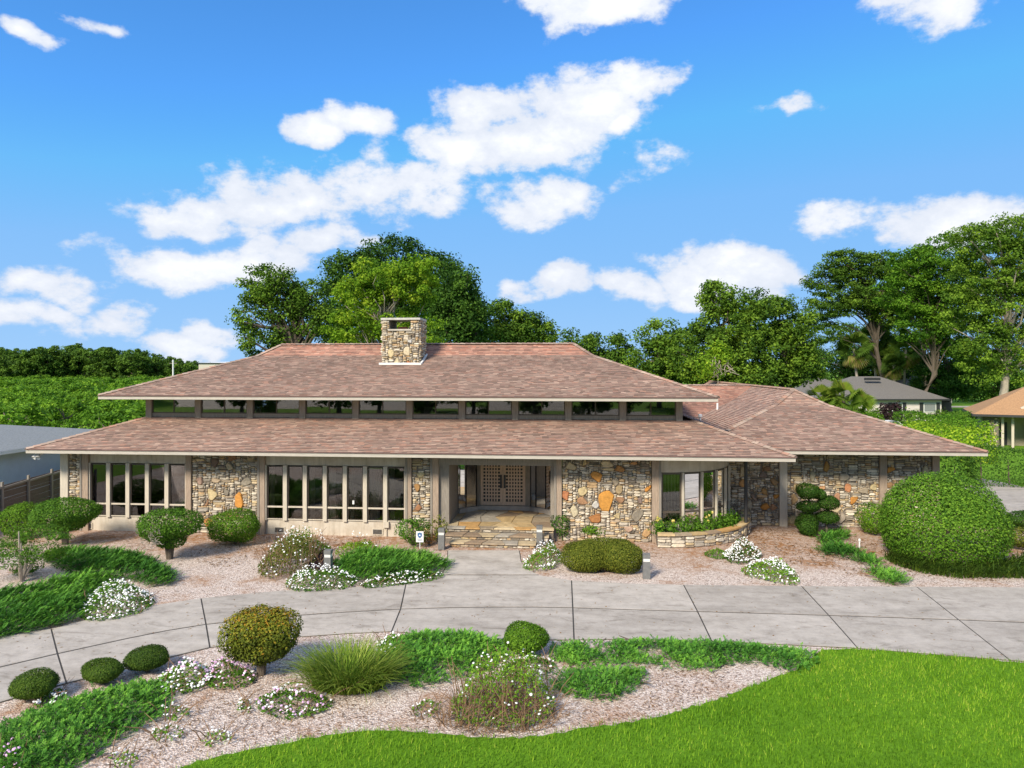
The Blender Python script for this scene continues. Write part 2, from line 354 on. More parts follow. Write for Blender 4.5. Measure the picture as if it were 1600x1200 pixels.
# ------------------------------------------------------------------ leaf builders
def unit(a): return a / (np.linalg.norm(a, axis=-1, keepdims=True) + 1e-9)
def leaf_quads(geo, P, Nrm, size, rnd, aspect=.5, val=None, axis=None):
    n = len(P); r = rnd.normal(size=(n, 3)) if axis is None else axis
    Nrm = unit(Nrm); t = unit(r - (r * Nrm).sum(1, keepdims=True) * Nrm); b = np.cross(Nrm, t)
    s = np.broadcast_to(np.asarray(size, float), (n,))[:, None] * rnd.uniform(.7, 1.3, (n, 1))
    V = np.stack([P - t * s * .5, P + b * s * aspect * .5 + t * s * .08, P + t * s * .5, P - b * s * aspect * .5 + t * s * .08], 1).reshape(-1, 3)
    F = np.arange(4 * n).reshape(-1, 4)
    if val is None: val = rnd.uniform(0, 1, n)
    c = np.repeat(np.clip(val, 0, 1), 4)[:, None] * np.ones(3)
    geo.add(V, F, c)
def sph(rnd, n):
    return unit(rnd.normal(size=(n, 3)))
def lump(d, rnd, k=7, amp=.12):                      # smooth uneven radius over directions
    f = np.ones(len(d))
    for _ in range(k):
        q = unit(rnd.normal(size=3)); f += amp / 2 * np.sin(rnd.uniform(2, 6) * (d @ q) + rnd.uniform(0, 6))
    return f
def ellipsoid_foliage(geo, c, r, n, size, rnd, rough=.05, depth=.22, flat_bottom=None, topbias=0.0, val0=.45, amp=.05, aspect=.55):
    d = sph(rnd, n); rr = lump(d, rnd, 6, amp) * (1 - depth * rnd.uniform(0, 1, n) ** 2) + rnd.normal(0, rough, n) + np.where(rnd.uniform(0, 1, n) < .05, rnd.uniform(0, .07, n), 0)
    P = np.asarray(c) + d * np.asarray(r) * rr[:, None]
    nn = unit(d / np.asarray(r)) + rnd.normal(0, .4, (n, 3)) + np.array((0, 0, .2))
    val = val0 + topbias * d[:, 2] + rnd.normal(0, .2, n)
    if flat_bottom is not None:
        k = P[:, 2] > flat_bottom; P, nn, val = P[k], nn[k], val[k]
    leaf_quads(geo, P, nn, size, rnd, aspect, val)
def inpoly(P, poly):
    x, y = P[:, 0], P[:, 1]; c = np.zeros(len(P), bool); n = len(poly)
    for i in range(n):
        x1, y1 = poly[i]; x2, y2 = poly[(i + 1) % n]
        m = ((y1 > y) != (y2 > y)); c ^= m & (x < (x2 - x1) * (y - y1) / (y2 - y1 + 1e-12) + x1)
    return c
def parea(p):
    p = np.asarray(p); return abs(np.sum(p[:, 0] * np.roll(p[:, 1], -1) - np.roll(p[:, 0], -1) * p[:, 1])) / 2
def sample(poly, n, rnd):
    poly = np.asarray(poly); lo, hi = poly.min(0), poly.max(0); out = np.zeros((0, 2))
    while len(out) < n:
        q = rnd.uniform(lo, hi, (n * 2, 2)); out = np.vstack([out, q[inpoly(q, poly)]])
    return out[:n]
def edge_dist(P, poly):
    d = np.full(len(P), 1e9); poly = np.asarray(poly)
    for i in range(len(poly)):
        a, b = poly[i], poly[(i + 1) % len(poly)]; ab = b - a
        t = np.clip(((P - a) @ ab) / (ab @ ab + 1e-9), 0, 1); d = np.minimum(d, np.linalg.norm(P - a - t[:, None] * ab, axis=1))
    return d
def gp(pts, z=0.0): return np.array([G(u, v, z)[:2] for u, v in pts])
def wave(P, rnd, k=6, f=2.5):
    s = np.zeros(len(P))
    for _ in range(k):
        q = rnd.normal(size=2) * f; s += np.sin(P @ q + rnd.uniform(0, 6))
    return s / k

def smooth_poly(pts, it=2):
    p = np.asarray(pts, float)
    for _ in range(it):
        q = np.roll(p, -1, 0); p = np.stack([p * .75 + q * .25, p * .25 + q * .75], 1).reshape(-1, 2)
    return p

# ------------------------------------------------------------------ ground, beds, paving
g = Geo(); g.add([(-900, -300, -.02), (900, -300, -.02), (900, 1500, -.02), (-900, 1500, -.02)], [(0, 1, 2, 3)])
o = g.build('ground', M_ground); o['kind'] = 'structure'
YF = 29.4
def sheet(name, poly, z, mat):
    g = Geo(); P = np.asarray(poly)
    if np.sum(P[:, 0] * np.roll(P[:, 1], -1) - np.roll(P[:, 0], -1) * P[:, 1]) < 0: P = P[::-1]
    g.add(np.c_[P, np.full(len(P), z)], [tuple(range(len(P)))])
    o = g.build(name, mat); o['kind'] = 'structure'; return o
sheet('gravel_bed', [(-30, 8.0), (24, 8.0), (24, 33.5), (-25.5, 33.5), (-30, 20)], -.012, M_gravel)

FAR = [(-260, 1055), (-120, 1021), (0, 996), (80, 983), (160, 963), (240, 946), (314, 935), (440, 923), (530, 920), (635, 910), (690, 899), (766, 899), (842, 899), (893, 907), (980, 912), (1068, 914), (1252, 916), (1432, 917), (1600, 918), (1800, 919), (2050, 921)]
MID = [(-260, 1110), (-120, 1073), (0, 1043), (90, 1022), (200, 998), (260, 986), (322, 976), (450, 963), (540, 957), (626, 952), (700, 950), (766, 949), (830, 949), (895, 950), (985, 953), (1090, 956), (1295, 962), (1498, 969), (1690, 977), (1930, 986), (2250, 996)]
NEAR = [(-260, 1175), (-120, 1130), (0, 1098), (104, 1068), (200, 1044), (270, 1026), (328, 1012), (460, 996), (545, 990), (612, 987), (690, 992), (766, 999), (830, 1000), (897, 1000), (990, 999), (1112, 1002), (1340, 1013), (1578, 1032), (1790, 1046), (2070, 1062), (2450, 1080)]
JT = [0, 3, 6, 9, 13, 15, 16, 17, 18, 19, 20]
pf, pm, pn = gp(FAR), gp(MID), gp(NEAR)
unit_ = lambda a: a / np.linalg.norm(a, axis=1, keepdims=True)
drv = sheet('driveway', np.vstack([pf, pn[::-1]]), 0.0, M_joint)
def inset_poly(P, d):
    P = np.asarray(P, float)
    if np.sum(P[:, 0] * np.roll(P[:, 1], -1) - np.roll(P[:, 0], -1) * P[:, 1]) < 0: P = P[::-1]
    e = np.roll(P, -1, 0) - P; L = np.linalg.norm(e, axis=1, keepdims=True); nrm = np.c_[-e[:, 1], e[:, 0]] / (L + 1e-9)
    n0 = np.roll(nrm, 1, 0); b = nrm + n0; k = d / np.maximum(.35, (b * nrm).sum(1))
    return P + b * k[:, None]
for a, b in zip(JT[:-1], JT[1:]):
    for A, B in ((pf, pm + unit_(pf - pm) * .022), (pm + unit_(pn - pm) * .022, pn)):
        P = np.vstack([A[a:b + 1], B[a:b + 1][::-1]])
        g = Geo(); g.prism(inset_poly(P, .02), .001, .013); g.build('slab', M_conc, drv)
wk = gp([(700, 860), (836, 860), (812, 872), (826, 887), (842, 899), (766, 899), (690, 899), (697, 880)])
wk = gp([(699, 860), (812, 860), (815, 878), (826, 890), (842, 898.4), (766, 898.4), (690, 898.4), (698, 880)])
wlk = sheet('front_walk', wk, -.004, M_joint); g = Geo(); g.prism(inset_poly(wk, .03), .0, .012); g.build('slab', M_conc, wlk)
sd = gp([(1478, 748), (1535, 748), (1580, 756), (1660, 775), (1800, 800), (1800, 860), (1640, 838), (1570, 806), (1530, 775)])
sheet('side_driveway', sd, .0, M_conc)
LAWN = gp([(240, 1215), (320, 1186), (430, 1164), (520, 1146), (590, 1141), (640, 1142), (700, 1147), (745, 1152), (800, 1153), (860, 1148), (905, 1138), (960, 1133), (1040, 1117), (1120, 1094), (1180, 1070), (1240, 1047), (1270, 1027), (1285, 1015), (1340, 1014.5), (1460, 1023), (1578, 1033.5), (1700, 1042)])
LAWN = np.vstack([LAWN, [(13, 13.), (13, 6.5), (-12, 6.5)]])
def ragged(P, step, amp, keep):
    out = []; rq = np.random.default_rng(5)
    for i in range(len(P)):
        a, b = P[i], P[(i + 1) % len(P)]; m = max(1, int(np.linalg.norm(b - a) / step)) if i < keep else 1
        for k in range(m): out.append(a + (b - a) * k / m + (rq.normal(0, amp, 2) if i < keep else 0))
    return np.array(out)
LAWN_E = ragged(LAWN, .12, .03, len(LAWN) - 4)
sheet('front_lawn', LAWN_E, .004, M_soil)
far_road = sheet('far_road', np.array([W(1380, 128)[:2], W(1900, 128)[:2], W(1900, 133)[:2], W(1380, 133)[:2]]), .004, M_conc)

sheet('street', np.array([(-200, -50), (200, -50), (200, -80), (-200, -80)], float), .0, M_conc)  # added out of view behind the camera, to turn the clerestory reflections grey
# ------------------------------------------------------------------ the house
R = random.Random(4); RN = np.random.default_rng(11)
house = thing('stone_house', 'long low stone house with brown shingle hip roofs and clerestory', 'house', (-7, 33, 0))
ZE = 3.50                        # underside of the lower fascia
EY = 28.1                        # lower eave line
EXL, EXR = PX(41, EY), PX(1243, EY)
WEY = 31.3; WZE = 3.42
WXR = PX(1543, WEY); WXL = 5.0
CY = 31.4                        # clerestory wall
CXL, CXR = PX(229, CY), PX(1066, CY)
UEY = 30.15; UXL, UXR = PX(154, UEY), PX(1122, UEY); UZ = 5.70
SH_COLS = [(.25, .165, .125), (.215, .14, .108), (.275, .19, .145), (.24, .17, .13), (.30, .22, .17), (.195, .13, .102), (.265, .15, .105), (.26, .195, .152)]
def prof(d, pr):
    return np.interp(d, [p[0] for p in pr], [p[1] for p in pr])
def roof_side(geo, edge, x0, x1, y0, y1, pr, z0, dmax, hip0=1.0, hip1=1.0, course=.145, wid=.24, rnd=RN, red_above=None):
    """shingle courses on one side of a hip roof; edge in 'f','l','r','b'"""
    ds = [0.0]; d = 0.0
    while d < dmax - 1e-6:
        sl = (prof(min(d + .02, dmax), pr) - prof(d, pr)) / .02
        d = min(dmax, d + course / math.sqrt(1 + sl * sl)); ds.append(d)
    V = []; C = []; Fc = []
    for i in range(len(ds) - 1):
        a, b = ds[i], ds[i + 1]
        za, zb = z0 + prof(a, pr) + .022, z0 + prof(b, pr) + .006
        if edge in 'fb': s0, s1 = x0 + a * hip0, x1 - a * hip1; q0, q1 = x0 + b * hip0, x1 - b * hip1
        else: s0, s1 = y0 + a * hip0, y1 - a * hip1; q0, q1 = y0 + b * hip0, y1 - b * hip1
        cuts = [s0]; s = s0 - rnd.uniform(0, wid)
        while s < s1:
            s += wid * rnd.uniform(.6, 1.35)
            if s > s0 + .05 and s < s1 - .05: cuts.append(s)
        cuts.append(s1)
        for k in range(len(cuts) - 1):
            u0, u1 = cuts[k], cuts[k + 1]; w0, w1 = min(max(u0, q0), q1), max(min(u1, q1), q0)
            lift = rnd.uniform(0, .018); zz = za + lift
            pts = [(u0, a, za - .028), (u1, a, za - .028), (u1, a, zz), (u0, a, zz), (u1, a, zz), (u0, a, zz), (w1, b, zb), (w0, b, zb)]
            for (uu, dd, z) in pts:
                if edge == 'f': V.append((uu, y0 + dd, z))
                elif edge == 'b': V.append((uu, y1 - dd, z))
                elif edge == 'l': V.append((x0 + dd, uu, z))
                else: V.append((x1 - dd, uu, z))
            n = len(V) - 8; flip = edge in 'bl'
            # (for l: x0+d with u=y: orientation reversed)
            f1, f2 = (n, n + 1, n + 2, n + 3), (n + 5, n + 4, n + 6, n + 7)
            if flip: f1, f2 = f1[::-1], f2[::-1]
            Fc.append(f1); Fc.append(f2)
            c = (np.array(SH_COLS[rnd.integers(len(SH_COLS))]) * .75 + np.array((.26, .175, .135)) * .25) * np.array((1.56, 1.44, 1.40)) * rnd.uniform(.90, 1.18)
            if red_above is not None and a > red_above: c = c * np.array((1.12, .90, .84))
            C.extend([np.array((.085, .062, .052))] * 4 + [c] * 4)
    geo.add(V, np.array(Fc), np.array(C))
def hip_deck(geo, x0, x1, y0, y1, pr, z0, dmax):
    prev = None
    for d, h in [p for p in pr if p[0] < dmax] + [(dmax, prof(dmax, pr))]:
        ring = [(x0 + d, y0 + d, z0 + h), (x1 - d, y0 + d, z0 + h), (x1 - d, y1 - d, z0 + h), (x0 + d, y1 - d, z0 + h)]
        if prev: geo.add(prev + ring, [(0, 1, 5, 4), (1, 2, 6, 5), (2, 3, 7, 6), (3, 0, 4, 7)])
        prev = ring
def caps(geo, a, b, rnd=RN, step=.26, w=.30):
    a, b = np.array(a, float), np.array(b, float); L = np.linalg.norm(b - a); n = max(1, int(L / step)); d = (b - a) / L
    sd = np.cross(d, (0, 0, 1)); sd /= np.linalg.norm(sd); up = np.cross(sd, d)
    for i in range(n):
        p, q = a + d * L * i / n, a + d * L * (i + 1.1) / n; c = np.array(SH_COLS[rnd.integers(len(SH_COLS))]) * 1.35 * rnd.uniform(.85, 1.25)
        h0, h1 = .06, .035
        V = [p - sd * w / 2 - up * .005, p + up * h0, p + sd * w / 2 - up * .005, q - sd * w / 2 - up * .02, q + up * h1, q + sd * w / 2 - up * .02]
        V += [p - sd * w / 2 - up * .05, p + sd * w / 2 - up * .05]
        geo.add(V, [(0, 1, 4, 3), (1, 2, 5, 4), (6, 7, 2, 1), (6, 1, 0)], c)
PR = [(0, 0), (5.0, 1.82), (5.97, 2.46)]
PRL = [(0, 0), (3.4, 1.17), (4.5, 1.55)]
DU = (UXR - UXL) and 5.97
UYB = UEY + 2 * DU
# lower skirt roof
LYB = 44.0
roofL = Geo(); DL = CY - EY
roofL.add([(EXL, EY, ZE + .16), (EXR, EY, ZE + .16), (CXR + .3, CY, ZE + .16 + prof(DL, PRL)), (CXL - .3, CY, ZE + .16 + prof(DL, PRL))], [(0, 1, 2, 3)])
zc = ZE + .16 + prof(DL, PRL)
roofL.add([(EXL, LYB, ZE + .16), (EXL, EY, ZE + .16), (EXL + DL, EY + DL, zc), (EXL + DL, LYB, zc)], [(0, 1, 2, 3)])
roofL.add([(EXR, EY, ZE + .16), (EXR, LYB, ZE + .16), (EXR - DL, LYB, zc), (EXR - DL, EY + DL, zc)], [(0, 1, 2, 3)])
rl = roofL.build('lower_roof', M_deck, house)
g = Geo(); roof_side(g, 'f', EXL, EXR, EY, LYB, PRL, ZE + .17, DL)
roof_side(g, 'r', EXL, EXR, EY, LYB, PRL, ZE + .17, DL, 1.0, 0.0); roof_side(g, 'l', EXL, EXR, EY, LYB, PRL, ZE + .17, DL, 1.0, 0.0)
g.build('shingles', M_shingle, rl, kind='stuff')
g = Geo(); caps(g, (EXL, EY, ZE + .19), (EXL + DL, EY + DL, zc + .02)); caps(g, (EXR, EY, ZE + .19), (EXR - DL, EY + DL, zc + .02)); g.build('hip_caps', M_shingle, rl, kind='stuff')
def fascia(par, x0, x1, y0, y1, z, h=.15, sides='flr', soff=1.6):
    g = Geo(); g.box(x0, x1, y0 - .03, y0 + .02, z, z + h)
    if 'l' in sides: g.box(x0 - .001, x0 + .05, y0 + .021, y1, z + .001, z + h - .001)
    if 'r' in sides: g.box(x1 - .05, x1 + .001, y0 + .021, y1, z + .001, z + h - .001)
    g.build('fascia', M_fascia, par)
    g = Geo(); g.box(x0 - .02, x1 + .02, y0 - .07, y0 + .05, z + h + .002, z + h + .035); g.build('drip_edge', M_deck, par)
fascia(rl, EXL, EXR, EY, LYB, ZE)
g = Geo(); g.box(EXL + .06, EXR - .06, EY + .03, YF + 4.0, ZE + .03, ZE + .06); g.build('soffit', M_soffit, rl)
# clerestory
ZC0 = zc - .06
g = Geo(); g.box(CXL, CXR, CY + .16, CY + .30, ZC0 - .3, UZ + .2); g.box(CXL, CXL + .12, CY + .301, UYB - 1.3, ZC0 - .3, UZ + .2); g.box(CXR - .12, CXR, CY + .301, UYB - 1.3, ZC0 - .3, UZ + .2)
# open band for the glazing is cut by building sill and head only
g = Geo(); cz0, cz1 = ZC0 + .27, UZ + .02
g.box(CXL, CXR, CY + .02, CY + .12, ZC0 - .2, cz0); cw = g.build('clerestory_wall', M_wood_grey, house)
g = Geo(); g.box(CXL - .0, CXR, CY + .02, CY + .12, cz1, cz1 + .12); g.build('head_rail', M_wood_grey, cw)
for xx in (CXL, CXR - .12):
    g = Geo(); g.box(xx, xx + .12, CY + .121, UYB - 1.3, ZC0 - .2, cz1 + .12); g.build('end_wall', M_wood_grey, cw)
posts_px = [234, 310, 391, 473, 556, 640, 722, 805, 888, 973, 1060]
pxs = [PX(u, CY) for u in posts_px]; pxs[0] = CXL + .13; pxs[-1] = CXR - .13
for x in pxs:
    g = Geo(); g.box(x - .14, x + .14, CY - .06, CY + .019, ZC0 - .1, cz1 + .1); g.build('post', M_wood_grey, cw)
for i in range(10):
    a, b = pxs[i] + .141, pxs[i + 1] - .141
    g = Geo()
    for (q0, q1) in ((a, a + .045), (b - .045, b)): g.box(q0, q1, CY + .0, CY + .07, cz0 + .046, cz1 - .001)
    g.box(a, b, CY, CY + .07, cz0 + .001, cz0 + .045)
    m = (a + b) / 2; g.box(m - .02, m + .02, CY + .002, CY + .068, cz0 + .046, cz1 - .001)
    w = g.build('window', M_bronze, house)
    for (q0, q1) in ((a + .046, m - .021), (m + .021, b - .046)):
        g = Geo(); g.box(q0, q1, CY + .03, CY + .04, cz0 + .046, cz1 - .002); g.tilt(.007); g.build('pane', M_glass, w)
    g = Geo(); g.box(a + .1, b - .1, CY + 1.5 + .2 * (i % 3), CY + 1.54 + .2 * (i % 3), cz0 - .6, cz0 + (.25 if i in (1, 5, 7, 8, 9) else -.2)); g.build('blind', M_curtain, w)
g = Geo(); g.box(CXL + .2, CXR - .2, CY + 4.0, CY + 4.1, ZC0 - 1, UZ + .3); g.box(CXL + .2, CXR - .2, CY + .3, CY + 4.0, ZC0 - .3, ZC0 - .2); g.build('inner_wall', M_room, cw)
# upper roof
g = Geo(); hip_deck(g, UXL, UXR, UEY, UYB, PR, UZ + .16, DU); ru = g.build('upper_roof', M_deck, house)
g = Geo()
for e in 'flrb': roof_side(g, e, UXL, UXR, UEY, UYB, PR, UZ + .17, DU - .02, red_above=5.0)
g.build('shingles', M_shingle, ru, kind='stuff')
g = Geo()
zk, zr = UZ + .18 + prof(5.0, PR), UZ + .18 + 2.46
for (x, sx) in ((UXL, 1), (UXR, -1)):
    caps(g, (x, UEY, UZ + .19), (x + sx * 5.0, UEY + 5.0, zk)); caps(g, (x + sx * 5, UEY + 5, zk), (x + sx * DU, UEY + DU, zr))
caps(g, (UXL + DU, UEY + DU, zr), (UXR - DU, UEY + DU, zr)); g.build('ridge_caps', M_shingle, ru, kind='stuff')
fascia(ru, UXL, UXR, UEY, UYB, UZ, .14)
g = Geo(); g.box(UXL + .06, UXR - .06, UEY + .03, UYB - .06, UZ + .135, UZ + .155); g.build('soffit', M_soffit, ru)
# little fixings under the upper eave
# wing roof: ridge runs back from the front apex, a cross ridge joins it behind the main house
WD = (WXR - WXL) / 2; PRW = [(0, 0), (4.75, 1.66), (WD, 2.42)]
WYB = 60.0
g = Geo(); zw = WZE + .16
xm = (WXL + WXR) / 2
def pz(d): return zw + prof(d, PRW)
for (d0, d1) in ((0, 4.75), (4.75, WD)):
    g.add([(WXL + d0, WEY + d0, pz(d0)), (WXR - d0, WEY + d0, pz(d0)), (WXR - d1, WEY + d1, pz(d1)), (WXL + d1, WEY + d1, pz(d1))], [(0, 1, 2, 3)])
    g.add([(WXR - d0, WEY + d0, pz(d0)), (WXR - d0, WYB, pz(d0)), (WXR - d1, WYB, pz(d1)), (WXR - d1, WEY + d1, pz(d1))], [(0, 1, 2, 3)])
    g.add([(WXL + d0, WYB, pz(d0)), (WXL + d0, WEY + d0, pz(d0)), (WXL + d1, WEY + d1, pz(d1)), (WXL + d1, WYB, pz(d1))], [(0, 1, 2, 3)])
XYR = 45.6
for (d0, d1) in ((0, 4.75), (4.75, WD)):
    g.add([(-6, XYR - WD + d0, pz(d0)), (xm, XYR - WD + d0, pz(d0)), (xm, XYR - WD + d1, pz(d1)), (-6, XYR - WD + d1, pz(d1))], [(0, 1, 2, 3)])
rw = g.build('wing_roof', M_deck, house)
g = Geo()
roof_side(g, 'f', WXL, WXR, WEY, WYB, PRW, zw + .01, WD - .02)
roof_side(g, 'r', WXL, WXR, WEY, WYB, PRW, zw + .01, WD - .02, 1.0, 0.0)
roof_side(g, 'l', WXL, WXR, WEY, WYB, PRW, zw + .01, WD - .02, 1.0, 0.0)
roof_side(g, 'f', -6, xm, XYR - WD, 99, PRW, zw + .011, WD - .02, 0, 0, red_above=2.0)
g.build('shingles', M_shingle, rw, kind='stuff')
g = Geo()
for (x, sx) in ((WXL, 1), (WXR, -1)):
    caps(g, (x, WEY, zw + .03), (x + sx * 4.75, WEY + 4.75, pz(4.75) + .02)); caps(g, (x + sx * 4.75, WEY + 4.75, pz(4.75) + .02), (xm, WEY + WD, pz(WD) + .02))
caps(g, (xm, WEY + WD, pz(WD) + .02), (xm, WYB, pz(WD) + .02)); caps(g, (-6, XYR, pz(WD) + .02), (xm, XYR, pz(WD) + .02))
g.build('ridge_caps', M_shingle, rw, kind='stuff')
fascia(rw, WXL, WXR, WEY, WYB, WZE)
g = Geo(); g.box(WXL + .06, WXR - .06, WEY + .03, WEY + 3.0, WZE + .03, WZE + .06); g.box(WXR - 1.6, WXR - .06, WEY + 3.01, WYB, WZE + .03, WZE + .06); g.build('soffit', M_soffit, rw)
# roof fittings
def on_west_slope(u, v):
    for t in np.arange(30, 50, .02):
        q = W(u, t, ZT(v, t)); zr_ = max(zw + prof(np.clip(q[0] - WXL, 0, WD), PRW), zw + prof(np.clip(q[1] - (XYR - WD), 0, WD), PRW))
        if q[2] <= zr_ + .02: return q
    return q
for (u, v, h, capped) in ((1121, 640, .38, False), (1094, 660, .30, True)):
    p = on_west_slope(u, v); g = Geo(); g.tube([p - (0, 0, .3), p + (0, 0, h)], .055, 8)
    if capped: g.tube([p + (0, 0, h), p + (0, 0, h + .12), p + (0, 0, h + .15)], [.11, .11, .01], 8)
    g.build('vent_pipe', M_white, rw)
p = on_west_slope(1127, 676); g = Geo(); g.box(p[0] - .28, p[0] + .28, p[1] - .22, p[1] + .22, p[2] - .12, p[2] + .12); g.build('roof_vent', M_dark, rw)

# --- stone work
STONES = []       # (area, parent, verts, faces, colour)
THIN = [(.70, .63, .52), (.64, .56, .44), (.40, .365, .315), (.55, .43, .27), (.48, .31, .155), (.19, .16, .13), (.68, .61, .50), (.34, .265, .19), (.60, .46, .26), (.48, .42, .34), (.58, .52, .43)]
BIG = [(.52, .225, .05), (.48, .27, .085), (.50, .38, .20), (.30, .245, .175), (.54, .44, .28), (.44, .19, .06), (.34, .19, .10), (.22, .15, .11)]
def stone_shape(outline, depth, mapf, rnd):
    P = np.asarray(outline, float); c = P.mean(0); n = len(P)
    ins = c + (P - c) * np.clip(1 - .035 / (np.linalg.norm(P - c, axis=1, keepdims=True) + 1e-6), .5, 1)
    V = [mapf(u, w, -.03) for u, w in P] + [mapf(u, w, depth * .55) for u, w in P] + [mapf(u, w, depth + rnd.uniform(-.008, .012)) for u, w in ins]
    F = [(i, (i + 1) % n, n + (i + 1) % n, n + i) for i in range(n)] + [(n + i, n + (i + 1) % n, 2 * n + (i + 1) % n, 2 * n + i) for i in range(n)] + [tuple(range(2 * n, 3 * n))]
    return V, F
def stone_wall(parent, w, h, mapf, seed, res=.03, nbig=.85, bigs=(), thin=(.12, .62), sky=(2, 4), bsz=(.13, .30), hole=None):
    """fills w x h with ledge stones; mapf(u, z, out) -> place"""
    rnd = np.random.default_rng(seed); nx, nz = max(1, int(round(w / res))), max(1, int(round(h / res))); rx, rz = w / nx, h / nz
    occ = np.zeros((nx, nz), bool)
    if hole is not None: occ[int(hole[0] / rx):int(hole[1] / rx), int(hole[2] / rz):int(hole[3] / rz)] = True
    items = [(u, z, a, b, col) for (u, z, a, b, col) in bigs]
    for _ in range(int(w * h * nbig)):
        a = min(rnd.uniform(*bsz), w * .45, h * .45); items.append((rnd.uniform(a, max(a + .01, w - a)), rnd.uniform(a, max(a + .01, h - a)), a, a * rnd.uniform(.65, 1.25), BIG[2 + rnd.integers(len(BIG) - 2)]))
    gx = (np.arange(nx) + .5) * rx; gz = (np.arange(nz) + .5) * rz
    XX, ZZ = np.meshgrid(gx, gz, indexing='ij'); cells = np.c_[XX.ravel(), ZZ.ravel()]
    for (u, z, a, b, col) in items:
        k = rnd.integers(6, 9); th = np.sort(rnd.uniform(0, 2 * np.pi, k) * .35 + np.arange(k) * 2 * np.pi / k)
        poly = np.c_[u + a * np.cos(th) * rnd.uniform(.72, 1.1, k), z + b * np.sin(th) * rnd.uniform(.72, 1.1, k)]
        poly = smooth_poly(poly, 1); poly[:, 0] = np.clip(poly[:, 0], .01, w - .01); poly[:, 1] = np.clip(poly[:, 1], .01, h - .01)
        m = inpoly(cells, poly).reshape(nx, nz)
        if (occ & m).any(): continue
        occ |= m; V, F = stone_shape(poly, rnd.uniform(.06, .11), mapf, rnd)
        STONES.append((parea(poly), parent, V, F, np.array(col) * rnd.uniform(.8, 1.15)))
    for j in range(nz):
        i = 0
        while i < nx:
            if occ[i, j]: i += 1; continue
            hh = int(rnd.integers(sky[0], sky[1] + 1)); hh = min(hh, nz - j); ww = max(2, int(rnd.uniform(*thin) / rx))
            e = 0
            while i + e < nx and e < ww and not occ[i + e, j]: e += 1
            while hh > 1 and occ[i:i + e, j:j + hh].any(): hh -= 1
            occ[i:i + e, j:j + hh] = True
            u0, u1, z0, z1 = i * rx + .007, (i + e) * rx - .007, j * rz + .007, (j + hh) * rz - .007
            if u1 - u0 > .03:
                cu, cz = min(.07, (u1 - u0) * .3) * rnd.uniform(.3, 1), (z1 - z0) * rnd.uniform(.2, .42); J = lambda: rnd.uniform(-.013, .013)
                poly = [(u0 + cu, z0 + J()), (u1 - cu, z0 + J()), (u1, z0 + cz), (u1 + J(), z1 - cz), (u1 - cu, z1 + J()), (u0 + cu, z1 + J()), (u0, z1 - cz), (u0 + J(), z0 + cz)]
                V, F = stone_shape(poly, rnd.uniform(.02, .10), mapf, rnd)
                STONES.append(((u1 - u0) * (z1 - z0), parent, V, F, (np.array(THIN[rnd.integers(len(THIN))]) * .82 + np.array((.52, .42, .28)) * .18) * rnd.uniform(.8, 1.18)))
            i += e
def panel_map(x0, y): return lambda u, z, o: (x0 + u, y - o, z)
def stone_panel(u0, u1, seed, bigs=(), y=YF, z1=ZE + .02, **kw):
    x0, x1 = (PX(u0, y), PX(u1, y)) if u0 > 50 else (u0, u1)
    g = Geo(); g.box(x0, x1, y, y + .25, -.05, z1); w = g.build('stone_wall', M_mortar, house)
    stone_wall(w, x1 - x0, z1, panel_map(x0, y), seed, bigs=bigs, **kw); return w, x0, x1
def big_px(u0px, lst, y=YF):
    out = []; x0 = PX(u0px, y)
    for (u, v, a, b, c) in lst:
        x = PX(u, y); t = -x * SA + y * CA; out.append((x - x0, ZT(v, t), a / FPX * t, b / FPX * t, c))
    return out
OR, TN, GY = (.56, .25, .05), (.50, .40, .22), (.29, .25, .19)
stone_panel(109, 128, 1, nbig=.6)
stone_panel(301, 404, 2, big_px(301, [(375, 782, 9, 16, OR), (330, 772, 12, 12, TN), (385, 753, 9, 9, GY), (314, 752, 7, 7, (.3, .2, .15)), (355, 768, 6, 9, GY), (338, 750, 8, 8, (.55, .42, .28))]), nbig=.9)
stone_panel(644, 673, 3, big_px(644, [(652, 762, 7, 7, (.4, .22, .08)), (653, 793, 8, 6, (.42, .2, .09)), (657, 742, 8, 5, TN)]), nbig=.4)
stone_panel(878, 1018, 4, big_px(878, [(931, 746, 12, 11, OR), (948, 784, 16, 19, (.56, .265, .05)), (969, 732, 9, 7, (.45, .22, .07)), (910, 767, 10, 9, TN), (884, 774, 7, 9, (.40, .16, .07)), (996, 805, 11, 13, GY), (982, 825, 7, 9, (.5, .35, .25)), (898, 799, 10, 11, (.52, .45, .30)), (967, 763, 8, 9, (.36, .27, .15)), (1013, 764, 6, 9, OR), (1008, 832, 10, 8, (.42, .26, .12)), (1002, 782, 6, 6, (.25, .18, .15)), (930, 789, 7, 7, (.5, .48, .44)), (990, 725, 8, 5, (.45, .24, .1)), (965, 805, 7, 6, TN)]), nbig=1.0)
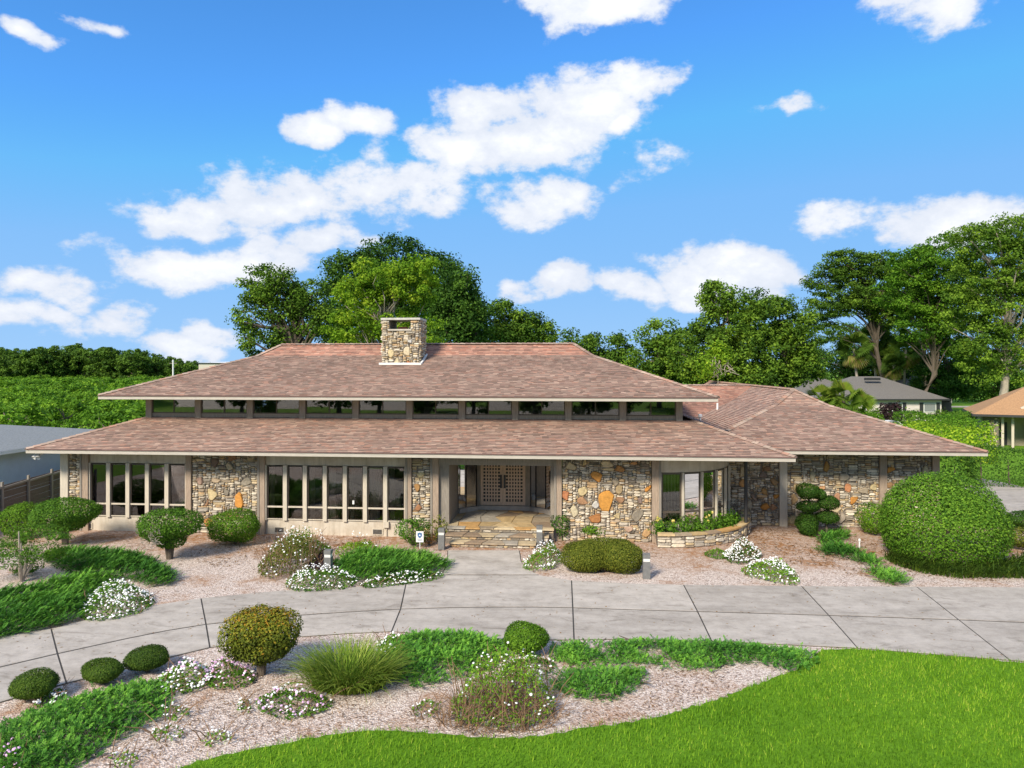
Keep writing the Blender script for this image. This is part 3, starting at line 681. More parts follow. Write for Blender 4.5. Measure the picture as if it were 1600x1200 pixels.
# posts and window groups
def post(u0, u1, mat=M_wood, y=YF, z1=ZE + .025, proud=.14):
    g = Geo(); g.box(PX(u0, y), PX(u1, y), y - proud, y + .20, -.05, z1); return g.build('post', mat, house)
post(97, 108.7, M_mull, proud=.12)
for a, b in ((128.3, 140.5), (292.5, 300.7), (404.3, 415.5), (634.5, 643.7), (673.3, 686), (866, 877.7), (1018.3, 1031)): post(a, b)
for a in (128.3, 404.3, 634.5, 673.3, 866, 1029):                       # dark trim boards beside the posts
    g = Geo(); x = PX(a, YF); g.box(x - .002, x + .09, YF - .165, YF - .141, -.02, ZE + .02); g.build('trim_board', M_wood_grey, house)
ZW0, ZW1, ZWM = .62, 2.92, 1.17
def window_group(u0, u1, n, curtains):
    x0, x1 = PX(u0, YF) + .003, PX(u1, YF) - .003
    g = Geo(); g.box(x0, x1, YF + .0, YF + .15, -.05, ZW0 - .03); g.build('stucco_panel', M_stucco, house)
    g = Geo(); g.box(x0, x1, YF + .0, YF + .15, ZW1 + .03, ZE + .02); g.build('stucco_panel', M_stucco, house)
    pitch = (x1 - x0) / n; mw = .17
    for i in range(n + 1):
        c = x0 + i * pitch; a, b = max(x0, c - mw / 2), min(x1, c + mw / 2)
        if i in (0, n): a, b = (x0, x0 + .05) if i == 0 else (x1 - .05, x1)
        g = Geo(); g.box(a, b, YF - .09, YF + .14, ZW0 - .029, ZW1 + .029); g.build('mullion', M_mull, house)
    for i in range(n):
        a = x0 + i * pitch + (mw / 2 if i else .05) + .002; b = x0 + (i + 1) * pitch - (mw / 2 if i < n - 1 else .05) - .002
        f = .05; g = Geo(); y0, y1 = YF - .02, YF + .08
        g.box(a, a + f, y0, y1, ZW0, ZW1); g.box(b - f, b, y0, y1, ZW0, ZW1)
        for (z0, z1) in ((ZW0, ZW0 + .05), (ZWM - .03, ZWM + .03), (ZW1 - .05, ZW1)): g.box(a + f + .001, b - f - .001, y0 + .003, y1 - .003, z0 + .001, z1 - .001)
        w = g.build('window', M_bronze, house)
        g = Geo(); g.box(a + f + .002, b - f - .002, y0 + .04, y0 + .05, ZWM + .031, ZW1 - .051); g.tilt(.007); g.build('pane', M_glass, w)
        g = Geo(); g.box(a + f + .002, b - f - .002, y0 + .04, y0 + .05, ZW0 + .051, ZWM - .031); g.tilt(.007); g.build('pane', M_glass, w)
        for (z0, z1) in ((ZWM - .035, ZWM + .035), (ZW0 + .002, ZW0 + .045)): g = Geo(); g.box(a + .01, b - .01, y0 - .012, y0 - .001, z0, z1); g.build('rail', M_mull, w)
        if i in curtains:
            g = Geo(); k = 11; s0 = a + .04; s1 = a + (b - a) * curtains[i]
            for j in range(k):
                xa, xb = s0 + (s1 - s0) * j / k, s0 + (s1 - s0) * (j + 1) / k; ya, yb = (.16, .22) if j % 2 else (.22, .16)
                g.add([(xa, YF + ya, ZW0), (xb, YF + yb, ZW0), (xb, YF + yb, ZW1), (xa, YF + ya, ZW1)], [(0, 1, 2, 3)])
            g.build('curtain', M_curtain, w)
window_group(140.5, 292.5, 5, {})
window_group(415.5, 634.5, 7, {0: .35, 2: .40, 3: .45, 4: .35, 5: .7, 6: .35})
for (u, v) in ((552, 785),):
    x = PX(u, YF); t = -x * SA + YF * CA; z = ZT(v, t); g = Geo(); g.box(x - .04, x + .04, YF - .0, YF + .016, z - .08, z + .08); g.build('sticker', M_white, house)
for (u, v) in ((437, 830), (590, 832), (137, 826)):          # crawl space vents
    x = PX(u, YF); g = Geo(); zz = .18; g.box(x - .24, x + .24, YF - .03, YF - .002, zz - .13, zz + .13); vt = g.build('vent', M_mull, house)
    g = Geo()
    for k in range(4): g.box(x - .19, x + .19, YF - .042, YF - .031, zz - .09 + k * .05, zz - .055 + k * .05)
    g.build('louvre', M_dark, vt)
x = PX(604, YF); g = Geo(); g.box(x - .12, x + .12, YF - .12, YF - .002, .38, .62); g.box(x - .02, x + .02, YF - .06, YF - .02, .0, .379); g.build('utility_box', M_mull, house)
# rooms behind the glass
g = Geo(); xa, xb = PX(100, YF) + .2, PX(686, YF) - .1
g.box(xa, xb, YF + .3, YF + 5, .38, .42); g.box(xa, xb, YF + 4.9, YF + 5, .42, 3.4); g.box(xa - .1, xa, YF + .26, YF + 5, .0, 3.4); g.box(xa, xb, YF + .3, YF + 5, 3.3, 3.35); g.box(xb, xb + .1, YF + .9, YF + 5, 0, 3.4)
g.build('inner_wall', M_room, house)
g = Geo(); xa2, xb2 = PX(878, YF), 9.0
g.box(xa2, xb2, YF + 3.8, YF + 3.83, .42, 3.35); g.box(xa2 + .02, PX(1019, YF), YF + .26, YF + 3.79, .38, .42); g.box(xa2, xa2 + .1, YF + .26, YF + 3.79, .43, 3.35); g.build('inner_wall', M_room, house)
g = Geo(); g.box(PX(97, YF), PX(97, YF) + .2, YF + .21, 44, -.05, ZE + .02); g.build('side_wall', M_mull, house)

# entry: beam, jambs, lattice doors, curved side lights
xe0, xe1 = PX(686, YF), PX(866, YF); YD = 32.75; ZL = .55
g = Geo(); g.box(xe0 + .002, xe1 - .002, YF - .10, YF + .12, 3.06, ZE + .022); g.build('header_beam', M_wood_grey, house)
g = Geo(); g.box(xe0 + .001, xe0 + .42, YF + .03, YD - .9, .50, 3.4); g.build('jamb', M_wood_grey, house)
g = Geo(); g.box(xe1 - .16, xe1 - .001, YF + .121, YD - .9, .50, 3.4); g.build('jamb', M_wood_grey, house)
dx0, dx1 = PX(751, YD), PX(821, YD); dm = (dx0 + dx1) / 2
curb = [(xe0 + .42, YD - 1.05), (xe0 + .72, YD - .62), (xe0 + 1.15, YD - .30), (dx0 - .25, YD - .08), (dx1 + .25, YD - .08), (xe1 - .92, YD - .30), (xe1 - .46, YD - .62), (xe1 - .16, YD - 1.05)]
cs = []
for i in range(len(curb) - 1):
    a, b = np.array(curb[i]), np.array(curb[i + 1])
    g = Geo(); g.bar((*a, ZL + .09), (*b, ZL + .09), .24, .20); g.build('curb_stone', M_conc, house)
for i in (0, 1, 2, 4, 5, 6):
    a, b = np.array(curb[i]), np.array(curb[i + 1]); d = (b - a) / np.linalg.norm(b - a)
    g = Geo(); g.bar((*(a + d * .03), 2.0), (*(b - d * .03), 2.0), .012, 2.6); sl = g.build('side_light', M_glass, house)
    g = Geo(); g.tube([(*a, ZL + .19), (*a, 3.4)], .035, 4); g.tube([(*b, ZL + .19), (*b, 3.4)], .035, 4); g.build('side_light_frame', M_dark, house)
for a, b in ((dx0 - .22, dx0 - .005), (dx1 + .005, dx1 + .22)):
    g = Geo(); g.box(a, b, YD - .12, YD + .14, ZL + .19, 3.4); g.build('door_post', M_wood_grey, house)
g = Geo(); g.box(dx0, dx1, YD - .05, YD + .1, 2.96, 3.4); g.build('door_head', M_wood_grey, house)
for (a, b, hx) in ((dx0, dm - .005, -1), (dm + .005, dx1, 1)):
    z0, z1 = ZL + .20, 2.95; g = Geo(); fw = .13
    g.box(a, a + fw, YD - .03, YD + .04, z0, z1); g.box(b - fw, b, YD - .03, YD + .04, z0, z1)
    g.box(a + fw + .001, b - fw - .001, YD - .029, YD + .039, z0, z0 + .16); g.box(a + fw + .001, b - fw - .001, YD - .029, YD + .039, z1 - .14, z1)
    dr = g.build('door', M_door, house)
    ia, ib, ja, jb = a + fw, b - fw, z0 + .16, z1 - .14
    for i in range(1, 6):
        x = ia + (ib - ia) * i / 6; g = Geo(); g.box(x - .03, x + .03, YD - .025, YD + .0, ja, jb); g.build('slat', M_door, dr)
    for i in range(1, 12):
        z = ja + (jb - ja) * i / 12; g = Geo(); g.box(ia, ib, YD - .028, YD - .026 + .02, z - .03, z + .03); g.build('slat', M_door, dr)
    g = Geo(); g.box(ia, ib, YD + .015, YD + .03, ja, jb); g.build('backing', M_dark, dr)
    hxx = dm + hx * .085; g = Geo(); g.box(hxx - .045, hxx + .045, YD - .10, YD - .031, 1.55, 2.15); g.build('handle', M_dark, dr)
g = Geo(); g.box(xe0 - .0, xe1, YD + 2.6, YD + 2.7, .4, 3.4); g.box(xe0, xe0 + .1, YF + 1.6, YD + 2.59, .4, 3.4); g.box(xe1 - .1, xe1, YF + 1.5, YD + 2.59, .4, 3.4); g.box(xe0 + .11, xe1 - .11, YF + .15, YD + 2.59, 3.41, 3.44); g.box(xe0 + .11, xe1 - .11, YD + .3, YD + 2.59, ZL - .06, ZL - .02); g.build('inner_wall', M_room, house)

# steps and landing
steps = thing('entry_steps', 'wide tan flagstone entry steps and landing before the lattice doors', 'steps', ((xe0 + xe1) / 2, 28.0, 0))
SF = [(.42, .30, .15), (.50, .37, .20), (.33, .26, .18), (.46, .27, .10), (.37, .33, .27), (.29, .21, .14), (.53, .42, .26)]
def flags(x0, x1, y0, y1, z, nx, ny, seed, th=.06):
    rnd = np.random.default_rng(seed); gx = np.linspace(x0, x1, nx + 1); gy = np.linspace(y0, y1, ny + 1)
    P = np.array([[(a, b) for b in gy] for a in gx]); jx, jy = (x1 - x0) / nx * .3, (y1 - y0) / ny * .3
    P[1:-1, :, 0] += rnd.uniform(-jx, jx, P[1:-1, :, 0].shape)
    if ny > 1: P[:, 1:-1, 1] += rnd.uniform(-jy, jy, P[:, 1:-1, 1].shape)
    P[:, 0, 1] += rnd.uniform(-.035, .035, nx + 1)
    for i in range(nx):
        for j in range(ny):
            q = inset_poly([P[i, j], P[i + 1, j], P[i + 1, j + 1], P[i, j + 1]], .014)
            c = np.array(SF[rnd.integers(len(SF))]) * rnd.uniform(.85, 1.15); g = Geo(); g.prism(q, z - th, z + rnd.uniform(-.006, .006), c); g.build('flagstone', M_flag, steps)
sx0, sx1 = PX(694, 29.0), PX(866, 29.0)
g = Geo(); g.box(sx0 + .03, sx1 - .03, 28.93, YF - .17, -.05, ZL - .05); g.box(xe0 + .02, xe1 - .02, YF - .169, YD + .6, -.05, ZL - .05); base = g.build('riser_wall', M_mortar, steps)
flags(sx0, sx1, 28.84, YF - .18, ZL, 6, 1, 5); flags(xe0 + .02, xe1 - .02, YF - .175, YD + .2, ZL - .001, 6, 4, 6)
s2a, s2b = PX(695, 28.4), PX(858, 28.4); g = Geo(); g.box(s2a + .03, s2b - .03, 28.40, 28.92, -.05, .31); b2 = g.build('riser_wall', M_mortar, steps); flags(s2a, s2b, 28.32, 28.86, .37, 6, 1, 7)
s3a, s3b = PX(702, 27.9), PX(838, 27.9); g = Geo(); g.box(s3a + .03, s3b - .03, 27.90, 28.39, -.05, .13); b3 = g.build('riser_wall', M_mortar, steps); flags(s3a, s3b, 27.82, 28.36, .19, 5, 1, 8)
SFIX = len(STONES)
stone_wall(base, sx1 - sx0 - .06, .12, lambda u, z, o: (sx0 + .03 + u, 28.93 - o * .5, z + .37), 31, nbig=0, thin=(.15, .4), sky=(2, 3))
stone_wall(b2, s2b - s2a - .06, .12, lambda u, z, o: (s2a + .03 + u, 28.40 - o * .5, z + .19), 32, nbig=0, thin=(.15, .4), sky=(2, 3))
stone_wall(b3, s3b - s3a - .06, .13, lambda u, z, o: (s3a + .03 + u, 27.90 - o * .5, z + .0), 33, nbig=0, thin=(.15, .4), sky=(2, 3))
STEP_ST = STONES[SFIX:]; del STONES[SFIX:]

# bay window on a quarter ellipse, its planter wall, the corner pipe column
bx0 = PX(1031, YF) + .02; BA, BB, BCY = 3.35, 3.4, YF + 3.4
def bay(th, off=0.0): return np.array((bx0 + (BA + off) * math.sin(th), BCY - (BB + off) * math.cos(th)))
ths = [0, .275, .54, .80, 1.05, 1.30, 1.54]
g = Geo(); gh = Geo(); gs = Geo()
K = 36
for i in range(K):
    a, b = bay(1.56 * i / K), bay(1.56 * (i + 1) / K); a2, b2_ = bay(1.56 * i / K, -.15), bay(1.56 * (i + 1) / K, -.15)
    for geo, z0, z1 in ((gh, 2.84, ZE + .02), (gs, -.05, .72)):
        V = [(*a, z0), (*b, z0), (*b2_, z0), (*a2, z0), (*a, z1), (*b, z1), (*b2_, z1), (*a2, z1)]; geo.add(V, Geo.BF)
gh.build('bay_header', M_stucco, house); gs.build('bay_sill', M_stucco, house)
for i, th in enumerate(ths):
    p = bay(th, .03); g = Geo(); d = bay(th + .01) - bay(th - .01); d /= np.linalg.norm(d)
    g.bar((*(p - d * .038), 1.78), (*(p + d * .038), 1.78), .12, 2.1); g.build('bay_mullion', M_mull, house)
for i in range(len(ths) - 1):
    a, b = bay(ths[i], -.02), bay(ths[i + 1], -.02); d = (b - a) / np.linalg.norm(b - a); a = a + d * .055; b = b - d * .055
    g = Geo()
    for z in (.76, 1.22, 2.79): g.bar((*a, z), (*b, z), .07, .08)
    for q in (a + d * .02, b - d * .02): g.bar((*q, .80), (*q, 2.75), .04, .07, up=(d[0], d[1], 0))
    w = g.build('window', M_bronze, house)
    for (z0, z1) in ((.80, 1.18), (1.26, 2.75)):
        g = Geo(); g.bar((*(a + d * .042), (z0 + z1) / 2), (*(b - d * .042), (z0 + z1) / 2), .012, z1 - z0 - .002); g.build('pane', M_glass, w)
    if i < 3:
        for k in range(6):
            q = a + (b - a) * (k + .5) / 6 + np.array((-.02, .28)); g = Geo(); g.bar((q[0] - .03, q[1] - .02, 1.95), (q[0] + .03, q[1] + .02, 1.95), .006, 1.7); g.build('blind', M_curtain, w)
planter = thing('stone_planter', 'low curved stone planter wall under the bay window', 'planter', (bx0 + 1, 28.7, 0))
PO = .9; g = Geo(); L = [0]
TH = np.linspace(-.05, 1.40, 41)
for i in range(40):
    a, b = bay(TH[i], PO - .03), bay(TH[i + 1], PO - .03); a2, b2_ = bay(TH[i], PO - .3), bay(TH[i + 1], PO - .3); L.append(L[-1] + np.linalg.norm(b - a))
    V = [(*a, -.05), (*b, -.05), (*b2_, -.05), (*a2, -.05), (*a, .46), (*b, .46), (*b2_, .46), (*a2, .46)]; g.add(V, Geo.BF)
pw = g.build('planter_wall', M_mortar, planter)
def pmap(u, z, o):
    th = np.interp(u, L, TH); p = bay(th, PO - .03 + o * .8); return (p[0], p[1], z)
SFIX = len(STONES); stone_wall(pw, L[-1], .44, pmap, 41, nbig=.6, thin=(.2, .6), sky=(3, 5)); 
for i in range(9):                                             # cap stones
    u0, u1 = L[-1] * i / 9 + .01, L[-1] * (i + 1) / 9 - .01; pts = []
    for s in np.linspace(u0, u1, 4): pts.append(bay(np.interp(s, L, TH), PO + .03))
    for s in np.linspace(u1, u0, 4): pts.append(bay(np.interp(s, L, TH), PO - .34))
    g = Geo(); g.prism(pts, .462, .53, np.array(SF[R.randrange(7)]) * 1.15); g.build('cap_stone', M_flag, planter)
PL_ST = STONES[SFIX:]; del STONES[SFIX:]
g = Geo(); top = [bay(t, PO - .31) for t in TH] + [bay(t, .02) for t in TH[::-1]]; g.prism(top, -.04, .40); g.build('soil', M_joint, planter)
pc = W(1165.5, 30.2); g = Geo(); g.tube([(pc[0], pc[1], -.05), (pc[0], pc[1], ZE + .02)], .075, 10); g.build('pipe_column', M_dark, house)
# wing wall
WY = 32.95
wx0 = bx0 + 2.0; wx1 = PX(1466, WY)
g = Geo(); g.box(wx0, wx1, WY, WY + .25, -.05, WZE + .02); ww = g.build('stone_wall', M_mortar, house)
xw = [PX(u, WY) for u in (1217, 1229, 1373, 1384, 1455, 1466)]
def wing_big(lst, x0):
    out = []
    for (u, v, a, b, c) in lst:
        x = PX(u, WY); t = -x * SA + WY * CA; out.append((x - x0, ZT(v, t), a / FPX * t, b / FPX * t, c))
    return out
stone_wall(ww, xw[0] - wx0, WZE + .02, panel_map(wx0, WY), 51, nbig=.45, bigs=wing_big([(1195, 792, 8, 8, OR), (1178, 777, 7, 8, (.28, .2, .15)), (1172, 790, 6, 10, (.42, .36, .26)), (1212, 774, 6, 6, OR), (1195, 768, 8, 6, (.48, .28, .1)), (1160, 755, 6, 8, (.48, .26, .1)), (1192, 742, 8, 7, (.2, .15, .12)), (1210, 753, 8, 8, (.38, .24, .11)), (1212, 805, 8, 7, GY)], wx0))
stone_wall(ww, xw[2] - xw[1], WZE + .02, panel_map(xw[1], WY), 52, nbig=.5, bigs=wing_big([(1291, 729, 7, 9, (.44, .24, .07)), (1270, 742, 8, 12, (.42, .36, .24)), (1325, 762, 7, 8, (.50, .22, .1)), (1335, 783, 9, 9, OR), (1308, 777, 6, 8, (.36, .19, .11)), (1318, 745, 10, 9, GY), (1285, 762, 7, 5, (.45, .25, .12)), (1314, 810, 8, 10, (.45, .38, .30)), (1365, 762, 6, 8, TN), (1238, 812, 8, 8, TN), (1240, 780, 6, 9, (.42, .28, .14))], xw[1]))
stone_wall(ww, xw[4] - xw[3], WZE + .02, panel_map(xw[3], WY), 53, nbig=.6, bigs=wing_big([(1391, 733, 7, 8, OR), (1390, 757, 6, 7, (.45, .26, .12)), (1445, 735, 8, 9, (.44, .38, .25))], xw[3]))
for i in (0, 2, 4):
    g = Geo(); g.box(xw[i], xw[i + 1], WY - .14, WY - .001, -.05, WZE + .025); g.build('post', M_mull if i == 0 else M_wood, house)
g = Geo(); g.box(wx1 - .02, wx1, WY + .26, WYB, -.05, WZE + .02); g.build('side_wall', M_mull, house)
# chimney
chx0, chx1 = PX(597.5, 34.1), PX(655, 34.1); chy0, chy1 = 34.1, 35.5; cz0, cz1 = 6.3, ZT(497, 34.6)
hx0, hx1, hz0, hz1 = chx0 + .36, chx1 - .42, cz1 - .55, cz1 - .14
g = Geo(); cw_ = .24
g.box(chx0, chx1, chy0, chy1, cz0, hz0 - .02); g.box(chx0, hx0, chy0, chy1, hz0 - .02, cz1 - .08); g.box(hx1, chx1, chy0, chy1, hz0 - .02, cz1 - .08)
ch = g.build('chimney', M_mortar, house)
g = Geo(); g.box(chx0 - .06, chx1 + .06, chy0 - .08, chy1 + .06, cz1 - .08, cz1 + .02, (.50, .48, .44)); g.build('cap_slab', M_flag, ch)
g = Geo(); g.box(hx0 - .05, hx1 + .05, chy0 - .09, chy0 + .1, hz0 - .06, hz0 + .02, (.5, .45, .38)); g.box(hx0 + .3, hx1 - .3, chy0 + .5, chy0 + .7, hz0 - .02, hz0 + .16, (.36, .13, .07)); g.build('opening_sill', M_flag, ch)
chw = chx1 - chx0
stone_wall(ch, chw, cz1 - .085 - cz0, lambda u, z, o: (chx0 + u, chy0 - o, cz0 + z), 61, nbig=.3, res=.035, thin=(.12, .4), sky=(2, 3), bsz=(.1, .2),
   hole=(hx0 - chx0, hx1 - chx0, hz0 - .06 - cz0, cz1), bigs=[(.44, 1.55, .18, .29, (.52, .42, .24)), (1.22, 1.62, .24, .26, (.55, .46, .31)), (.72, 1.10, .23, .24, (.50, .42, .27)), (1.32, 1.05, .14, .15, (.40, .16, .06)), (1.05, .80, .16, .18, (.50, .42, .25)), (.25, .80, .16, .14, (.5, .33, .14)), (.40, 2.05, .10, .13, (.5, .42, .3)), (1.38, 2.1, .13, .15, (.45, .44, .42)), (.82, 1.85, .08, .12, (.42, .32, .2))])
stone_wall(ch, chy1 - chy0, cz1 - .085 - cz0, lambda u, z, o: (chx1 + o, chy0 + u, cz0 + z), 62, nbig=.4, res=.035, thin=(.12, .4), sky=(2, 3), bsz=(.1, .16))
stone_wall(ch, chy1 - chy0, cz1 - .085 - cz0, lambda u, z, o: (chx0 - o, chy1 - u, cz0 + z), 63, nbig=.4, res=.05, thin=(.2, .4), sky=(2, 3), bsz=(.1, .16))
g = Geo(); zr0 = UZ + .19 + prof(chy0 - UEY, PR)
g.bar((chx0 - .12, chy0 - .14, zr0 - .02), (chx1 + .14, chy0 - .14, zr0 - .02), .12, .10); g.bar((chx1 + .13, chy0 - .1, zr0), (chx1 + .13, chy1, zr0 + .5), .08, .1); g.build('flashing', M_white, ch)
# place the stones: the largest 290 of the house one by one, the small ones joined wall by wall
def lay(lst, nmax):
    lst = sorted(lst, key=lambda s: -s[0]); rest = {}
    for i, (a, par, V, F, c) in enumerate(lst):
        if i < nmax: g = Geo(); g.add(V, F, c); g.build('stone', M_stone, par)
        else: rest.setdefault(par.name, (par, Geo()))[1].add(V, F, c)
    for par, g in rest.values(): g.build('small_stones', M_stone, par, kind='stuff')
lay(STONES, 290); lay(STEP_ST, 120); lay(PL_ST, 120)
lt = W(59, 30.3, 3.4); g = Geo(); g.box(lt[0] - .12, lt[0] + .12, lt[1], lt[1] + .15, 3.38, 3.5); g.tube([lt + (-.1, -.12, -.12), lt + (-.06, .02, .02)], [.10, .04], 8); g.tube([lt + (.1, -.12, -.12), lt + (.06, .02, .02)], [.10, .04], 8); g.build('floodlight', M_white, house)

# ------------------------------------------------------------------ neighbours, fence, car
nb = thing('grey_roof_house', 'pale blue walled neighbour house with grey roof beyond the fence', 'house', (-34, 40, 0))
nx1 = -29.0; g = Geo(); g.box(-41, nx1, 30.0, 43.5, -.05, 2.80); g.build('wall', M_bluewall, nb)
g = Geo(); e = .6; rz = 4.0; a0, a1, b0, b1 = -41 - e, nx1 + e, 30 - e, 43.5 + e; dd = (a1 - a0) / 2
V = [(a0, b0, 2.95), (a1, b0, 2.95), (a1, b1, 2.95), (a0, b1, 2.95), (a0 + dd, b0 + dd, rz), (a0 + dd, b1 - dd, rz)]
g.add(V, [(0, 1, 4), (1, 2, 5, 4), (2, 3, 5), (3, 0, 4, 5)]); g.build('roof', M_greyroof2, nb)
g = Geo(); g.box(a1 - .04, a1 + .02, b0, b1, 2.78, 2.94); g.box(a0, a1 - .05, b0 - .02, b0 + .04, 2.78, 2.94); g.build('fascia', M_white, nb)
fence = thing('wood_fence', 'weathered brown board fence running back beside the house', 'fence', (-26.3, 33, 0))
fy0, fy1, fx0, fx1 = 24.0, 38.5, -24.9, -27.8
npan = 7
for i in range(npan):
    A = np.array((fx0 + (fx1 - fx0) * i / npan, fy0 + (fy1 - fy0) * i / npan)); B = np.array((fx0 + (fx1 - fx0) * (i + 1) / npan, fy0 + (fy1 - fy0) * (i + 1) / npan))
    for k in range(11):
        z = .10 + k * .155; g = Geo(); dz = R.uniform(-.012, .012); g.bar((*A, z + dz), (*B, z + R.uniform(-.012, .012)), .025, .145); g.build('board', M_fence, fence)
    g = Geo(); q = A + np.array((.07, 0)); g.box(q[0] - .02, q[0] + .07, q[1] - .05, q[1] + .05, -.05, 1.9); g.build('post', M_wood_grey, fence)
    g = Geo(); g.bar((A[0] + .12, A[1], 1.62), (B[0] + .12, B[1], 1.66), .05, .09); g.build('rail', M_wood_grey, fence)

def hip_house(name, label, cx, cy, w, d, eave, ridge, wall, roof, rot=0.0, over=.7):
    h = thing(name, label, 'house', (cx, cy, 0)); h.rotation_euler = (0, 0, rot)
    def loc(g, n, m, par):
        o = g.build(n, m, None); o.parent = par; return o
    g = Geo(); g.box(-w / 2, w / 2, -d / 2, d / 2, -.05, eave - .05); loc(g, 'wall', wall, h)
    g = Geo(); a, b = w / 2 + over, d / 2 + over; k = min(a, b)
    V = [(-a, -b, eave), (a, -b, eave), (a, b, eave), (-a, b, eave), (-a + k, -b + k, ridge), (a - k, -b + k, ridge), (a - k, b - k + .001, ridge), (-a + k, b - k + .001, ridge)]
    g.add(V, [(0, 1, 5, 4), (1, 2, 6, 5), (2, 3, 7, 6), (3, 0, 4, 7), (4, 5, 6, 7)]); r = loc(g, 'roof', roof, h)
    g = Geo(); g.box(-a, a, -b - .02, -b + .05, eave - .18, eave + .02); g.box(-a - .02, -a + .05, -b, b, eave - .18, eave + .02); g.box(a - .05, a + .02, -b, b, eave - .18, eave + .02)
    loc(g, 'fascia', M_dark, h); return h, loc
c = W(1352, 101); h, loc = hip_house('far_house', 'grey roofed house with dark shutters beyond the hedges', c[0], c[1], 15.0, 11.0, 2.95, 5.9, M_pinkwall, M_greyroof, -YAW * 0 + .10)
for (x, w_) in ((1.5, 1.4), (5.9, 1.7)):
    g = Geo(); g.box(x - w_ / 2, x + w_ / 2, -5.56, -5.50, 1.15, 2.4); w = loc(g, 'window', M_white, h)
    g = Geo(); g.box(x - w_ / 2 + .1, x + w_ / 2 - .1, -5.58, -5.561, 1.25, 2.3); o = g.build('pane', M_glass if x < 3 else M_greyroof2, None); o.parent = w
    for s in (-1, 1):
        g = Geo(); xx = x + s * (w_ / 2 + .27); g.box(xx - .24, xx + .24, -5.57, -5.50, 1.1, 2.45); loc(g, 'shutter', M_dark, h)
g = Geo(); g.box(-1.2, .9, -2.4, -2.0, 5.4, 5.75); loc(g, 'roof_vent', M_dark, h)
c = W(1273, 116); hip_house('far_house', 'distant house with pale grey roof behind the palmetto clump', c[0], c[1], 9, 9, 3.4, 5.9, M_pinkwall, M_greyroof, .1)
c = W(1428, 146); hip_house('far_house', 'farthest small house with buff roof behind leaning oak trunk', c[0], c[1], 10, 9, 3.0, 5.4, M_cream, M_greyroof, .1)
c = W(412, 215); h2, loc = hip_house('far_building', 'long pale flat building low on the horizon behind grove', c[0], c[1], 34, 12, 8.6, 9.0, M_cream, M_white, .2, .3)
for k in range(6):
    g = Geo(); g.box(-14 + k * 5, -11.5 + k * 5, -6.08, -6.0, 4.6, 6.6); loc(g, 'window', M_dark, h2)
# orange roofed garage house at the right edge
gc = W(1520, 63.8) + np.array((8.2, 1.96, 0)); gh_, loc = hip_house('garage_house', 'tan house with orange shingle roof and open garage of shelves', gc[0], gc[1], 11.6, 8.0, 2.95, 5.6, M_cream, M_orangeroof, -.40, 1.0)
for o in list(gh_.children):
    if o.name.startswith('wall'): bpy.data.objects.remove(o)
for (x0, x1, y0, y1) in ((-5.8, 5.8, 3.8, 4.0), (-5.8, -5.6, -2.99, 3.79), (5.6, 5.8, -4.0, 3.79), (-5.59, 5.59, -1.5, -1.3)):
    g = Geo(); g.box(x0, x1, y0, y1, -.05, 2.76); loc(g, 'wall', M_tanwall, gh_)
g = Geo(); g.box(-5.78, 5.78, -3.98, 3.98, 2.77, 2.8); loc(g, 'ceiling', M_tanwall, gh_)
for x in (-4.45, -3.7):
    g = Geo(); g.box(x - .1, x + .1, -4.0, -3.75, -.05, 2.76); loc(g, 'post', M_mull, gh_)
g = Geo(); g.box(-5.8, -4.75, -4.0, -3.0, -.05, 2.76); pier = loc(g, 'stone_pier', M_mortar, gh_)
rq = np.random.default_rng(77)
for k in range(26):
    g = Geo(); x, z = rq.uniform(-5.72, -4.85), rq.uniform(.1, 2.6); a_, b_ = rq.uniform(.06, .14), rq.uniform(.06, .16); n = 7
    g.prism([(x + a_ * math.cos(q * 6.283 / n), z + b_ * math.sin(q * 6.283 / n)) for q in range(n)], 4.0, 4.05, np.array(THIN[rq.integers(11)])); g.V[0] = np.c_[g.V[0][:, 0], -g.V[0][:, 2] - k * .001, g.V[0][:, 1]]
    o = loc(g, 'stone', M_stone, pier)
g = Geo(); g.box(-4.33, -3.82, -1.53, -1.501, 0, 2.1); loc(g, 'door', M_dark, gh_)
g = Geo(); V = [(-2.6, -3.75, 3.6), (6.0, -3.75, 3.6), (1.7, -3.75, 5.9), (-2.6, 0, 3.6), (6.0, 0, 3.6), (1.7, 0, 5.9)]
g.add(V, [(0, 1, 2), (3, 5, 4), (0, 2, 5, 3), (1, 4, 5, 2)]); loc(g, 'gable', M_cream, gh_)
for (p, q) in (((-3.1, -3.85, 3.5), (1.7, -3.85, 6.0)), ((6.5, -3.85, 3.5), (1.7, -3.85, 6.0))):
    g = Geo(); g.bar(p, q, .25, .2); loc(g, 'barge_board', M_mull, gh_)
sh = thing('garage_shelf', 'wooden shelf unit full of bins inside the open garage', 'shelf', gc.tolist()); sh.rotation_euler = (0, 0, -.40)
g = Geo()
for z in (.1, .75, 1.4, 1.9): g.box(-2.4, 2.6, -2.2, -1.6, z, z + .05)
for x in (-2.4, -1.1, .2, 1.4, 2.55): g.box(x, x + .06, -2.21, -1.59, .0, 1.4)
o = g.build('frame', M_orangeroof, None); o.parent = sh
cols = [(.5, .5, .5), (.05, .25, .3), (.5, .08, .05), (.03, .03, .03), (.1, .2, .4), (.55, .45, .3), (.6, .6, .58), (.35, .05, .05), (.05, .05, .06), (.4, .3, .1)]
i = 0
